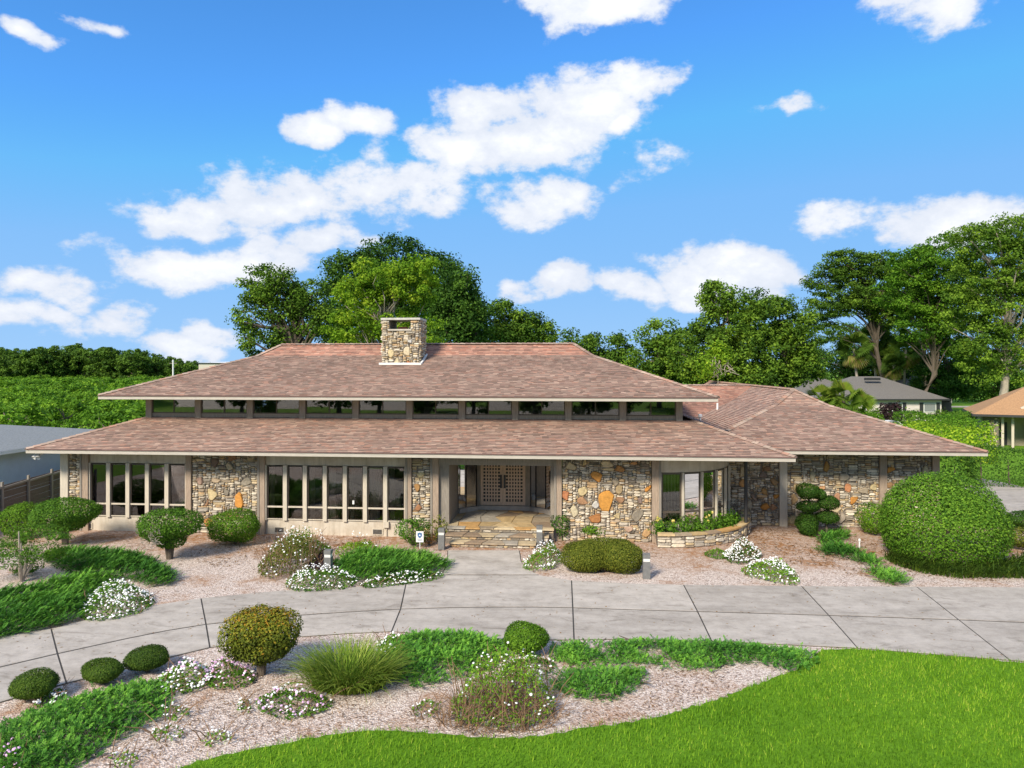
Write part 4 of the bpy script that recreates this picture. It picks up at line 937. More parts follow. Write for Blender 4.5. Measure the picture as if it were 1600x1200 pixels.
for z in (.16, .81, 1.46):
    for x in (-2.2, -1.6, -.9, -.3, .4, 1.0, 1.6, 2.1):
        g = Geo(); w_, h_ = R.uniform(.16, .26), R.uniform(.2, .45); q = -1.9 + R.uniform(-.1, .1)
        g.box(x - w_, x + w_, q - .18, q + .18, z - .009, z + h_, cols[i % 10]); g.box(x - w_ - .02, x + w_ + .02, q - .2, q + .2, z + h_, z + h_ + .04, np.array(cols[i % 10]) * .7); i += 1
        o = g.build('bin', M_paint, None); o.parent = sh
# parked car, only its cabin clears the roof
ccar = W(1384, 75); car = thing('parked_car', 'white car parked behind the right wing roof by the hedges', 'car', ccar.tolist()); car.rotation_euler = (0, 0, .25)
def carpart(g, n, m, par=None):
    o = g.build(n, m, None, smooth=False); o.parent = par or car; return o
prof_b = [(-2.2, .35), (-2.25, .75), (-2.0, .92), (-.95, 1.0), (1.4, 1.02), (2.15, .95), (2.25, .7), (2.2, .35)]
g = Geo(); n = len(prof_b)
V = [(x, -.88, z) for x, z in prof_b] + [(x, .88, z) for x, z in prof_b]
g.add(V, [tuple(range(n)), tuple(range(2 * n - 1, n - 1, -1))] + [(i, n + i, n + (i + 1) % n, (i + 1) % n) for i in range(n)]); carpart(g, 'body', M_white)
cab = [(-1.0, 1.0), (-.35, 1.50), (.1, 1.56), (.9, 1.52), (1.5, 1.02)]
g = Geo(); V = [(x, -.80 + (z - 1) * .28, z) for x, z in cab] + [(x, .80 - (z - 1) * .28, z) for x, z in cab]; n = 5
g.add(V, [tuple(range(n)), tuple(range(2 * n - 1, n - 1, -1))] + [(i, n + i, n + (i + 1) % n, (i + 1) % n) for i in range(n)]); carpart(g, 'cabin', M_greyroof2)
g = Geo(); g.add([(-.40, -.66, 1.49), (.1, -.65, 1.575), (.9, -.65, 1.535), (.95, .65, 1.53), (.1, .65, 1.575), (-.40, .66, 1.49)], [(0, 1, 4, 5), (1, 2, 3, 4)]); g.bar((-1.0, -.8, 1.02), (-.38, -.66, 1.5), .06, .06); g.bar((-1.0, .8, 1.02), (-.38, .66, 1.5), .06, .06); g.bar((.9, -.66, 1.52), (1.5, -.8, 1.02), .08, .06); g.bar((.9, .66, 1.52), (1.5, .8, 1.02), .08, .06); carpart(g, 'roof_panel', M_white)
for x in (-1.4, 1.4):
    for y in (-.84, .84):
        g = Geo(); g.tube([(x, y - .11, .32), (x, y - .1, .32), (x, y + .1, .32), (x, y + .11, .32)], [.05, .32, .32, .05], 14); carpart(g, 'wheel', M_dark)
for y in (-.6, .6):
    g = Geo(); g.box(-2.27, -2.2, y - .2, y + .2, .66, .8); carpart(g, 'headlight', M_lens)

# ------------------------------------------------------------------ garden furniture
def bollard(u, v, label, h=.82):
    p = G(u, v); o = thing('bollard_light', label, 'bollard', p.tolist(), 'square bollard lights'); x, y = p[:2]; s = .12
    g = Geo(); g.box(x - s, x + s, y - s, y + s, -.03, h * .70); g.build('post', M_bollard, o)
    g = Geo(); g.box(x - s + .012, x + s - .012, y - s + .012, y + s - .012, h * .70, h * .83); g.build('lens', M_lens, o)
    g = Geo(); g.box(x - s, x + s, y - s, y + s, h * .83, h); g.build('cap', M_bollard, o)
bollard(690, 858, 'grey bollard light at the left foot of the entry steps')
bollard(843, 853, 'grey bollard light at the right end of the entry steps')
bollard(513, 895, 'grey bollard light among white flowers left of the walk', .8)
bollard(1010, 903, 'grey bollard light at the right end of the flat clipped hedge')
p = G(656, 857); sg = thing('yard_sign', 'small white yard sign with blue shield emblem on a stake', 'sign', p.tolist()); x, y = p[:2]
g = Geo(); g.box(x - .012, x + .012, y, y + .012, -.05, .35); g.build('stake', M_white, sg)
g = Geo(); g.box(x - .15, x + .15, y - .012, y - .001, .25, .68); pn_ = g.build('panel', M_white, sg)
g = Geo(); n = 0
shp = [(-.09, .60), (0, .63), (.09, .60), (.085, .50), (.05, .44), (0, .41), (-.05, .44), (-.085, .50)]
g.add([(x + a, y - .015, b) for a, b in shp], [tuple(range(8))], (.03, .12, .30)); g.add([(x - .045, y - .017, .50), (x + .045, y - .017, .50), (x, y - .017, .57)], [(0, 1, 2)], (.7, .75, .8))
for k, w_ in enumerate((.10, .08)): g.add([(x - w_, y - .015, .36 - k * .05), (x + w_, y - .015, .36 - k * .05), (x + w_, y - .015, .385 - k * .05), (x - w_, y - .015, .385 - k * .05)], [(0, 1, 2, 3)], (.25, .3, .36))
g.build('emblem', M_paint, pn_)
for (u, v, h, lb) in ((1561, 884, .45, 'white sprinkler riser in the grass border by the big dome shrub'), (1343, 857, .32, 'white sprinkler riser on gravel below the yellow green hedge'), (1016, 846, .25, 'white sprinkler riser at the left end of the stone planter'), (1093, 853, .28, 'white sprinkler riser before the middle of the stone planter'), (1190, 818, .3, 'white sprinkler riser by the stone wall right of the planter')):
    p = G(u, v); o = thing('sprinkler_riser', lb, 'sprinkler', p.tolist(), 'white sprinkler risers'); g = Geo(); g.tube([p - (0, 0, .05), p + (0, 0, h)], .03, 8); g.build('pipe', M_white, o)
    g = Geo(); g.tube([p + (0, 0, h - .02), p + (0, 0, h + .05), p + (0, 0, h + .07)], [.05, .05, .01], 8); g.build('head', M_white, o)

# ------------------------------------------------------------------ clipped shrubs
SEED = [100]
def rng(): SEED[0] += 1; return np.random.default_rng(SEED[0])
def stem(geo, p, top, r, rnd, n=3, spread=.3):
    p = np.array(p); 
    for k in range(n):
        d = np.array((rnd.uniform(-spread, spread), rnd.uniform(-spread, spread), 0)); m = p + (np.array((0, 0, top * .5))) + d * .3
        geo.tube([p + d * .1 - (0, 0, .05), m, p + np.array((0, 0, top)) + d], [r, r * .8, r * .45], 6)
def clipped(name, label, u0, u1, v0, v1, mat, group=None, lobes=None, zb=.06, leaf=.075, dens=430, trunk=None, depthk=.95, cat='shrub', amp=.075, rough=.03, bare=None, aspect=.55, val0=.45, deep=.16, vz=0.0):
    rnd = rng(); t0 = tdist(v1); w0 = (u1 - u0) / FPX * t0; t = t0 + (w0 * .42 if trunk is None else .1); uc = (u0 + u1) / 2
    w = (u1 - u0) / FPX * t * .93; ztop = ZT(v0, t) - .03; c = W(uc, t); o = thing(name, label, cat, c.tolist(), group)
    lo = zb if trunk is None else trunk
    if lobes is None: lobes = [(0, 0, 0, 1, 1, 1)]
    g = Geo()
    for (lx, ly, lz, sx, sy, sz) in lobes:
        r = np.array((w / 2 * sx, w / 2 * depthk * sy, (ztop - lo) / 2 * sz)); cc = c + np.array((lx * w / 2, ly * w / 2, (ztop + lo) / 2 + lz * (ztop - lo) / 2))
        area = 4 * math.pi * ((r[0] * r[1]) ** 1.6 / 3 + (r[0] * r[2]) ** 1.6 / 3 + (r[1] * r[2]) ** 1.6 / 3) ** (1 / 1.6)
        ellipsoid_foliage(g, cc, r, int(area * dens * 1.55 * (.075 / leaf) ** 2), leaf, rnd, rough, deep, .03, amp=amp, aspect=aspect, val0=val0, topbias=vz)
    g.build('foliage', mat, o)
    g = Geo(); stem(g, c, lo + (ztop - lo) * .55, .05 if trunk is None else .075, rnd, 3 if trunk is None else 5, w * (.12 if trunk is None else .2)); g.build('stem', M_bark, o)
    return o, c, w, ztop, t
BALLS = 'clipped round shrubs'
clipped('clipped_shrub', 'rounded green shrub at the far left edge below the fence', 0, 64, 783, 846, L_lime, BALLS, dens=520)
clipped('mushroom_shrub', 'mushroom shaped clipped shrub on dark trunk at the house corner', 50, 157, 776, 851, L_ball, lobes=[(0, 0, .05, 1, 1, .95), (.15, -.05, -.5, .5, .5, .5)], trunk=.55, dens=560)
ob = clipped('goblet_shrub', 'goblet shaped clipped shrub with pale bare twigs before the stone wall', 214, 316, 794, 874, L_ball, lobes=[(0, 0, .22, 1, 1, .78), (0, 0, -.45, .55, .55, .6)], trunk=.42, dens=520)
o, c, w, zt, t = ob; g = Geo(); rnd = rng()
for k in range(70):
    a = rnd.uniform(3.3, 5.2); b = rnd.uniform(.1, .8); q = c + np.array((math.cos(a) * w / 2 * b * 1.02, math.sin(a) * w / 2 * .95, rnd.uniform(.75, 1.35))); d = unit(rnd.normal(size=3)); d[1] = -abs(d[1]) * .4
    g.tube([q, q + d * .13, q + d * .22 + rnd.normal(0, .05, 3)], [.012, .009, .005], 4)
g.build('bare_twigs', M_bark_pale, o, kind='stuff')
clipped('clipped_shrub', 'round green shrub beside the second window group', 324, 411, 795, 858, L_lime, BALLS, dens=540)
clipped('clipped_shrub', 'low rounded shrub against the stone wall right of the entry', 897, 958, 809, 846, L_lime, BALLS, dens=560)
clipped('clipped_shrub', 'small dark green shrub between entry post and stone wall', 860, 893, 798, 847, L_dark, dens=330, amp=.2, rough=.07, leaf=.085)
clipped('clipped_shrub', 'loose green shrub behind the small white yard sign', 621, 669, 806, 856, L_ball, dens=380, amp=.2, rough=.08, leaf=.09)
clipped('clipped_shrub', 'thin yellow green shrub left of the entry steps', 666, 702, 808, 850, L_olive, dens=170, amp=.25, rough=.12, leaf=.09)
clipped('fern_clump', 'small rust brown fern by the left bollard light', 662, 680, 834, 853, L_brown, dens=300, amp=.3, rough=.1, leaf=.10, cat='fern')
hd = clipped('flat_hedge', 'wide flat topped clipped hedge with olive top beside the driveway', 876, 1009, 842, 908, L_olive, lobes=[(-.44, -.05, -.04, .56, .62, 1.0), (.42, 0, -.04, .58, .66, 1.0), (0, .15, .02, .8, .7, .98)], dens=900, leaf=.05, zb=.0, depthk=.7)
big = clipped('dome_shrub', 'huge smooth dome shaped green shrub at the right end of house', 1374, 1572, 737, 893, L_ball, dens=620, leaf=.085, zb=.2, amp=.018, rough=.018, lobes=[(0, 0, -.30, 1, .95, 1.30)], aspect=.6, val0=.6)
clipped('clipped_shrub', 'yellow green shrub tucked left of the dome shrub', 1339, 1398, 784, 841, L_lime, dens=420, amp=.12, rough=.05)
clipped('clipped_shrub', 'small dark ball shrub right of the dome shrub', 1574, 1625, 797, 830, L_dark, BALLS, dens=600)
clipped('clipped_shrub', 'low olive hedge shrub at the right edge below the ball', 1562, 1640, 824, 864, L_olive, dens=500)
for (a, b, c_, d, lb) in ((20, 90, 1049, 1106, 'nearest small dark ball shrub at left with white flowers beside'), (129, 191, 1029, 1078, 'middle of the three small ball shrubs along the driveway'), (198, 263, 1010, 1060, 'farthest right of the three small ball shrubs along the driveway')):
    clipped('ball_shrub', lb, a, b, c_, d, L_fine, 'small ball shrubs by the driveway', dens=1700, leaf=.04, aspect=.4)
clipped('ball_shrub', 'light green ball shrub at the driveway edge behind the lantana', 784, 858, 972, 1034, L_lime, dens=1100, leaf=.05)
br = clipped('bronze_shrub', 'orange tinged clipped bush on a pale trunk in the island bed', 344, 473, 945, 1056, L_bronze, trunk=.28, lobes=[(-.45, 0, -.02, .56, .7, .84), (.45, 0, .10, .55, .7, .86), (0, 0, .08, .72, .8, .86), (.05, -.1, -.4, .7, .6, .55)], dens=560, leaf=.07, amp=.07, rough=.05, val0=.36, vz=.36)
g = Geo(); p = br[1]; g.tube([p - (0, 0, .05), p + (.02, 0, .35), p + (-.1, 0, .8)], [.09, .07, .05], 8); g.tube([p + (.02, 0, .3), p + (.35, -.1, .65), p + (.6, -.1, .95)], [.05, .035, .02], 6); g.build('trunk', M_bark_pale, br[0])
# cloud pruned topiary by the wing
tp = thing('cloud_topiary', 'cloud pruned topiary with stacked pads before the wing wall', 'topiary', G(1264, 838).tolist()); rnd = rng(); t = tdist(836); g = Geo()
for (u, v, a, b) in ((1262, 768, 19, 12), (1280, 772, 11, 9), (1263, 791, 18, 9), (1262, 820, 16, 19), (1294, 785, 17, 11), (1293, 808, 17, 10), (1256, 840, 14, 5)):
    c = W(u, t, ZT(v, t)); r = np.array((a, a, b)) / FPX * t; ellipsoid_foliage(g, c, r, int(r[0] * r[2] * 26000), .06, rnd, .03, .25, .02, amp=.08)
g.build('foliage', L_dark, tp); g = Geo()
a = W(1264, t); b = W(1292, t); g.tube([a - (0, 0, .05), a + (0, 0, ZT(770, t))], [.07, .04], 6); g.tube([b - (0, 0, .05), b + (0, 0, .6), b + (.03, 0, ZT(785, t))], [.06, .045, .03], 6); g.build('trunk', M_bark, tp)
# layered juniper tree at the left edge
lj = thing('layered_juniper', 'layered dark green pruned juniper at the far left of bed', 'shrub', G(32, 908).tolist()); rnd = rng(); t = tdist(908); g = Geo()
for (u, v, a, b) in ((60, 828, 34, 9), (28, 845, 26, 9), (88, 838, 20, 8), (20, 868, 36, 14), (60, 862, 36, 13), (40, 888, 24, 12), (88, 866, 18, 8), (-20, 862, 36, 14)):
    tt = t + rnd.uniform(-.5, .9); c = W(u, tt, ZT(v, tt)); r = np.array((a, a * .9, b)) / FPX * tt; ellipsoid_foliage(g, c, r, int(r[0] * r[2] * 5200 + 300), .085, rnd, .09, .4, .03, amp=.25, aspect=.35)
g.build('foliage', L_ball, lj); g = Geo(); p = W(33, t)
for k in range(5): q = p + rnd.normal(0, .5, 3) * (1, 1, 0); g.tube([p - (0, 0, .05), (p + q) / 2 + (0, 0, .5), q + (0, 0, rnd.uniform(1, 1.8))], [.06, .045, .02], 6)
g.build('trunk', M_bark_pale, lj)

# ------------------------------------------------------------------ ground cover, flowers, grasses
def sprays(geo, poly, dens, hmax, rnd, L=(.22, .42), nleaf=7, flow=None, lw=.22, edge=.5):
    P = sample(poly, int(parea(poly) * dens * 1.25), rnd); P = P[(wave(P, rnd, 7, 3.2) > -.36) | (rnd.uniform(0, 1, len(P)) < .18)]; ed = edge_dist(P, poly); P = P + np.where(ed < .3, 1., .3)[:, None] * rnd.normal(0, .10, P.shape); n = len(P); h = hmax * np.clip(edge_dist(P, poly) / edge, .15, 1) * (.75 + .45 * wave(P, rnd))
    az = rnd.uniform(0, 2 * np.pi, n) if flow is None else rnd.normal(flow, .7, n); el = rnd.uniform(.1, .9, n); ln = rnd.uniform(*L, n)
    d = np.c_[np.cos(az) * np.cos(el), np.sin(az) * np.cos(el), np.sin(el)]; base = np.c_[P, np.maximum(.01, h * rnd.uniform(.35, 1, n))]
    cv = .42 + .28 * wave(P, rnd, 5, 1.6) + .2 * wave(P, rnd, 5, 6) + rnd.normal(0, .15, n); sd = unit(np.cross(d, (0, 0, 1.))); up = np.cross(sd, d)
    for k in range(nleaf):
        f = (k + .5) / nleaf; s = (-1) ** k; ax = unit(d + sd * s * .55 * (1 - f * .6) + up * .15)
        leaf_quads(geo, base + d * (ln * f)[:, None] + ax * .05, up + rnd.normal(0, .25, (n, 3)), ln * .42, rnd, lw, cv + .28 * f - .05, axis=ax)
def juniper(name, label, pts, dens=290, h=.36, mat=L_jun, group='low spreading junipers', flow=None, L=(.17, .34), cat='ground cover', lw=.24):
    poly = gp(pts); rnd = rng(); c = poly.mean(0); o = thing(name, label, cat, (c[0], c[1], 0), group); g = Geo(); sprays(g, smooth_poly(poly, 1), dens, h, rnd, L, flow=flow, lw=lw); g.build('foliage', mat, o)
    g = Geo()
    for q in sample(poly, 10, rnd): a = rnd.uniform(0, 6.3); g.tube([(q[0], q[1], -.03), (q[0] + .2 * math.cos(a), q[1] + .2 * math.sin(a), h * .4), (q[0] + .45 * math.cos(a), q[1] + .45 * math.sin(a), h * .6)], [.025, .02, .01], 5)
    g.build('stem', M_bark, o, kind='stuff'); return o
juniper('juniper', 'juniper mat behind the white flowers below the goblet shrub', [(60, 870), (115, 862), (200, 868), (240, 882), (268, 902), (262, 915), (230, 918), (200, 905), (130, 905), (90, 893)], flow=0.2)
juniper('juniper', 'broad juniper mat along the driveway at far left', [(-60, 940), (0, 932), (60, 920), (120, 905), (190, 903), (150, 925), (128, 945), (122, 970), (60, 984), (0, 996), (-60, 1008)], flow=0.2)
juniper('juniper', 'bright juniper mound left of the front walk', [(522, 878), (560, 866), (640, 868), (688, 878), (698, 890), (680, 903), (600, 908), (545, 908), (518, 895)], flow=0.0, h=.45)
juniper('juniper', 'small juniper patch nearest the wing topiary on gravel', [(1283, 838), (1318, 831), (1328, 840), (1300, 848), (1282, 850)], h=.2)
juniper('juniper', 'narrow juniper strip in the middle of the right gravel bed', [(1275, 862), (1300, 852), (1325, 856), (1348, 868), (1380, 882), (1362, 887), (1335, 875), (1300, 872)], h=.2)
juniper('juniper', 'lowest juniper patch near the driveway in right gravel bed', [(1350, 892), (1385, 890), (1416, 908), (1398, 916), (1378, 908)], h=.2)
juniper('juniper', 'large ground cover mat in the lower left corner', [(-30, 1160), (20, 1132), (60, 1114), (130, 1096), (180, 1080), (240, 1066), (268, 1074), (262, 1108), (225, 1130), (205, 1150), (150, 1168), (130, 1200), (60, 1225), (-30, 1240)], dens=420, h=.26, L=(.09, .17), lw=.5)
juniper('juniper', 'ground cover mound between grass clump and ball shrub', [(592, 1018), (640, 996), (740, 996), (788, 1006), (790, 1034), (705, 1066), (652, 1076), (612, 1058), (590, 1036)], dens=420, h=.36, L=(.09, .17), lw=.5)
juniper('juniper', 'long creeping band along the driveway edge up to the lawn', [(858, 1010), (960, 1005), (1110, 1007), (1210, 1014), (1276, 1023), (1262, 1046), (1230, 1052), (1200, 1036), (1150, 1036), (1080, 1052), (1040, 1042), (960, 1036), (870, 1042)], dens=460, h=.22, L=(.08, .16), lw=.5)
juniper('juniper', 'creeping tongue of ground cover on gravel right of the lantana', [(866, 1062), (900, 1048), (960, 1050), (1010, 1050), (1000, 1068), (985, 1082), (950, 1096), (910, 1092), (868, 1086)], dens=460, h=.22, L=(.08, .16), lw=.5)

def flowerbed(name, label, pts, leaf, petals, h=.4, dens=520, fl=38, ls=.075, group=None, fs=.036, cat='flowers', twigs=None, val0=.45):
    poly = smooth_poly(gp(pts), 1); rnd = rng(); c = poly.mean(0); o = thing(name, label, cat, (c[0], c[1], 0), group); A = parea(poly)
    P = sample(poly, max(40, int(A * dens)), rnd); n = len(P); top = h * np.clip(edge_dist(P, poly) / .45, .25, 1) * np.clip(.85 + .75 * wave(P, rnd, 6, 3.5), .3, 1.5)
    z = top * rnd.uniform(.15, 1, n) ** .6; g = Geo()
    leaf_quads(g, np.c_[P, np.maximum(z, .02)], rnd.normal(0, .6, (n, 3)) + (0, -.15, .8), ls, rnd, .55, val0 + .2 * wave(P, rnd, 5, 2) + rnd.normal(0, .17, n)); g.build('foliage', leaf, o)
    for (mat, share) in petals:
        m = int(A * fl * share * 1.05) + 3; Q = sample(poly, m * 3, rnd); Q = Q[np.argsort(-(wave(Q, rnd, 6, 5) + rnd.normal(0, .6, len(Q))))[:m]]; m = len(Q); tz = h * np.clip(edge_dist(Q, poly) / .45, .25, 1) * 1.02
        g = Geo()
        for q, zz in zip(Q, tz * rnd.uniform(.75, 1.1, m)):
            r = fs * rnd.uniform(.55, 1.05); c0 = np.array((q[0], q[1], zz + .03)); nn = unit(rnd.normal(0, .35, 3) + (0, -.3, 1)); a = unit(np.cross(nn, (1, 0, .1))); b = np.cross(nn, a)
            ring = [c0 + (a * math.cos(k * 1.2566) + b * math.sin(k * 1.2566)) * r - nn * r * .25 for k in range(5)]
            g.add([c0 + nn * r * .3] + ring, [(0, 1 + k, 1 + (k + 1) % 5) for k in range(5)])
        g.build('flowers', mat, o, kind='stuff')
    g = Geo()
    for q in sample(poly, int(8 + A * (twigs or 3)), rnd): d = rnd.normal(0, .12, 2); g.tube([(q[0], q[1], -.03), (q[0] + d[0], q[1] + d[1], h * .5), (q[0] + d[0] * 2.2, q[1] + d[1] * 2.2, h * .85)], [.012, .009, .005], 4)
    g.build('twigs', M_twig, o, kind='stuff'); return o
WF = 'white flowering clumps'
flowerbed('white_flowers', 'dense white flower mass beside the driveway at left', [(124, 948), (150, 922), (200, 916), (238, 930), (243, 948), (205, 966), (140, 975), (122, 965)], L_ball, [(F_white, 1)], fl=75, group=WF)
flowerbed('lantana_bush', 'brownish lantana bush with white flowers at the left of centre bed', [(398, 898), (420, 872), (455, 862), (505, 862), (502, 884), (455, 904), (415, 910)], L_olive, [(F_white, 1)], h=1.0, fl=16, dens=600, twigs=14)
flowerbed('lantana_bush', 'green lantana bush behind, under the left end of long windows', [(430, 862), (455, 850), (510, 850), (520, 864), (480, 872), (436, 874)], L_lime, [(F_white, 1)], h=.85, fl=18, dens=520)
flowerbed('lime_shrub', 'lime yellow low shrub below the long window group', [(518, 866), (548, 854), (600, 858), (596, 870), (540, 874)], L_bright, [(F_white, .3)], h=.7, dens=520, cat='shrub')
flowerbed('purple_plant', 'dark purple black leaf plant in the centre bed', [(478, 884), (500, 872), (526, 876), (520, 890), (490, 894)], L_purple, [], h=.55, dens=450, ls=.12, cat='plant')
flowerbed('white_flowers', 'white flowers around the bollard left of the walk', [(443, 912), (470, 895), (520, 893), (560, 905), (556, 920), (500, 926), (450, 925)], L_ball, [(F_white, 1)], fl=55, group=WF)
flowerbed('white_flowers', 'white flowers edging the driveway before the bright juniper', [(560, 912), (640, 900), (696, 897), (690, 907), (600, 919), (565, 922)], L_ball, [(F_white, 1)], fl=60, group=WF, h=.32)
flowerbed('white_flowers', 'white flowers between entry steps and flat hedge', [(810, 889), (835, 868), (870, 862), (884, 872), (872, 888), (840, 896)], L_lime, [(F_white, 1)], fl=55, group=WF, h=.65)
flowerbed('white_flowers', 'thick white flowers right of the planter near pipe column', [(1128, 868), (1150, 854), (1186, 858), (1192, 874), (1160, 884), (1135, 880)], L_dark, [(F_white, 1)], fl=120, group=WF, h=.5)
flowerbed('white_flowers', 'white flowers reaching the driveway below the planter', [(1155, 888), (1200, 878), (1236, 888), (1253, 910), (1240, 918), (1195, 908), (1165, 902)], L_lime, [(F_white, 1)], fl=65, group=WF)
flowerbed('creeping_plant', 'low dark creeper left of the thick white flowers', [(1096, 866), (1115, 858), (1135, 862), (1138, 874), (1112, 874)], L_ball, [], h=.25, cat='plant')
flowerbed('white_flowers', 'white flowers beside the nearest small ball shrub', [(48, 1100), (85, 1078), (110, 1084), (92, 1102), (60, 1110)], L_ball, [(F_white, 1)], fl=70, group=WF, h=.3, fs=.042)
flowerbed('white_flowers', 'white flowers left of the bronze shrub in the island bed', [(245, 1060), (290, 1040), (332, 1046), (328, 1074), (282, 1090), (250, 1086)], L_lime, [(F_white, 1), (F_pink, .2)], fl=75, group=WF, fs=.038)
flowerbed('purple_flowers', 'purple flowers under the bronze shrub', [(318, 1052), (345, 1032), (402, 1052), (396, 1072), (352, 1080), (320, 1078)], L_ball, [(F_pink, 1), (F_white, .25)], fl=60, h=.45, fs=.038)
flowerbed('pink_flowers', 'pale pink flower mound at the foot of the grass clump', [(400, 1096), (430, 1082), (522, 1092), (516, 1112), (462, 1128), (422, 1122), (402, 1112)], L_ball, [(F_pink, .5), (F_white, .6)], fl=55, fs=.038)
flowerbed('white_flowers', 'white flowers at the right end of grass clump', [(585, 1010), (612, 992), (632, 1000), (640, 1030), (605, 1066), (590, 1045)], L_ball, [(F_white, 1)], fl=30, group=WF, h=.45)
flowerbed('white_flowers', 'white flowers below the light green ball shrub', [(780, 1042), (820, 1032), (868, 1034), (866, 1056), (820, 1064), (784, 1060)], L_ball, [(F_white, 1)], fl=40, group=WF, h=.4)
lan = flowerbed('lantana_bush', 'large half dry lantana bush at the lawn edge in island bed', [(700, 1120), (720, 1090), (780, 1070), (850, 1084), (872, 1110), (855, 1134), (790, 1148), (722, 1140)], L_lime, [(F_white, 1)], h=1.05, fl=14, dens=1050, ls=.06, twigs=20, fs=.034, val0=.62)
poly = smooth_poly(gp([(680, 1128), (715, 1095), (760, 1080), (850, 1092), (880, 1122), (850, 1142), (760, 1152), (700, 1142)]), 1); rnd = rng(); P = sample(poly, 900, rnd); g = Geo()
for q in P[:520]:
    d = rnd.normal(0, .17, 2); h_ = rnd.uniform(.12, .5); g.tube([(q[0], q[1], -.02), (q[0] + d[0], q[1] + d[1], h_ * .6), (q[0] + d[0] * 2, q[1] + d[1] * 2, h_)], [.008, .006, .003], 3)
g.build('dry_stems', M_twig, lan, kind='stuff')
for (u, v, lb) in ((262, 1152, 'sparse seedling with white flowers on gravel left of centre foreground'), (338, 1158, 'weedy seedling with yellowing leaves near lawn tip'), (190, 1192, 'pinkish flowered seedling at the bottom edge'), (382, 1108, 'tall thin weed left of the pale pink flowers'), (667, 1112, 'small white flowered seedling left of the large lantana'), (272, 1118, 'thin weed beside the ground cover mat')):
    w_ = 28 if u != 382 else 14
    flowerbed('seedling', lb, [(u - w_, v), (u - w_ * .4, v - 14), (u + w_ * .6, v - 13), (u + w_, v), (u + w_ * .3, v + 12), (u - w_ * .6, v + 10)], L_lime, [(F_white, 1)], h=.34, dens=230, fl=34, cat='plant', fs=.03)
flowerbed('purple_flowers', 'purple flowers in the lower left corner', [(-30, 1200), (10, 1165), (50, 1160), (62, 1185), (40, 1220), (-20, 1230)], L_ball, [(F_pink, 1)], fl=40, fs=.038)
pp = thing('planter_flowers', 'green plants with yellow blooms filling the stone planter', 'plants', (bx0 + .8, 28.9, .4)); rnd = rng(); g = Geo(); gy = Geo()
for k in range(9):
    th = -.02 + k * .145; c0 = bay(th, PO - .55); cc = np.array((c0[0], c0[1], .42 + rnd.uniform(.15, .3))); r = (.3, .25, rnd.uniform(.25, .42)); ellipsoid_foliage(g, cc, r, 420, .10, rnd, .14, .5, .41, amp=.3)
    if k in (0, 1, 4):
        for j in range(5): q = cc + rnd.normal(0, .12, 3) + (0, -.12, .25); ellipsoid_foliage(gy, q, (.05, .05, .05), 14, .06, rnd, .1, .2)
g.build('foliage', L_ball, pp); gy.build('flowers', F_yellow, pp, kind='stuff')

def blades(geo, base, L, rnd, az, lean, w=.014, seg=4, curl=1.0, val=None):
    n = len(base); h = np.c_[np.cos(az), np.sin(az), np.zeros(n)]; sd = np.c_[-np.sin(az), np.cos(az), np.zeros(n)]
    pts = []; p = base.copy(); e = lean.copy()
    for k in range(seg + 1):
        ww = w * (1 - (k / seg) ** 1.5) + .001; pts += [p - sd * ww, p + sd * ww]
        d = h * np.sin(e)[:, None] + np.array((0, 0, 1.)) * np.cos(e)[:, None]; p = p + d * (L / seg)[:, None]; e = e + curl * 1.5 / seg
    V = np.stack(pts, 1); m = 2 * (seg + 1); F = np.array([(2 * k, 2 * k + 1, 2 * k + 3, 2 * k + 2) for k in range(seg)])
    Fa = (np.arange(n)[:, None, None] * m + F[None]).reshape(-1, 4)
    if val is None: val = rnd.uniform(.2, .9, n)
    geo.add(V.reshape(-1, 3), Fa, np.repeat(np.clip(val, 0, 1), m)[:, None] * np.ones(3))
gc_ = G(535, 1085); gcl = thing('grass_clump', 'tall arching ornamental grass clump in the island bed', 'grass clump', gc_.tolist()); rnd = rng(); g = Geo(); n = 1700
rr = np.sqrt(rnd.uniform(0, 1, n)); a = rnd.uniform(0, 6.283, n); bs = np.c_[gc_[0] + rr * np.cos(a) * .8, gc_[1] + .45 + rr * np.sin(a) * .5, np.zeros(n)]
blades(g, bs, rnd.uniform(.55, 1.2, n), rnd, a + rnd.normal(0, .7, n),   .10 + .5 * rr + rnd.normal(0, .16, n), .013, 5, .7, .55 + rnd.normal(0, .25, n)); g.build('blades', L_long, gcl)
lr = thing('grass_border', 'dark strappy grass border around the dome shrub', 'grass border', G(1490, 900).tolist()); rnd = rng(); g = Geo()
poly = gp([(1378, 872), (1400, 884), (1440, 896), (1500, 904), (1600, 904), (1700, 900), (1700, 868), (1600, 872), (1560, 884), (1480, 886), (1400, 868)]); P = sample(poly, 5200, rnd); n = len(P)
blades(g, np.c_[P, np.zeros(n)], rnd.uniform(.35, .65, n), rnd, rnd.normal(-1.5, 1.0, n), rnd.uniform(.1, .7, n), .014, 4, .9, .3 + rnd.normal(0, .22, n)); g.build('blades', L_palm, lr)
# lawn
rnd = rng(); g = Geo(); LV = LAWN
P = np.vstack([sample(LV, 130000, rnd)]); kk = -P[:, 0] * SA + P[:, 1] * CA; P = P[(kk > 11.8)]; s_ = P[:, 0] * CA + P[:, 1] * SA; P = P[np.abs(s_) < .76 * (-P[:, 0] * SA + P[:, 1] * CA)]
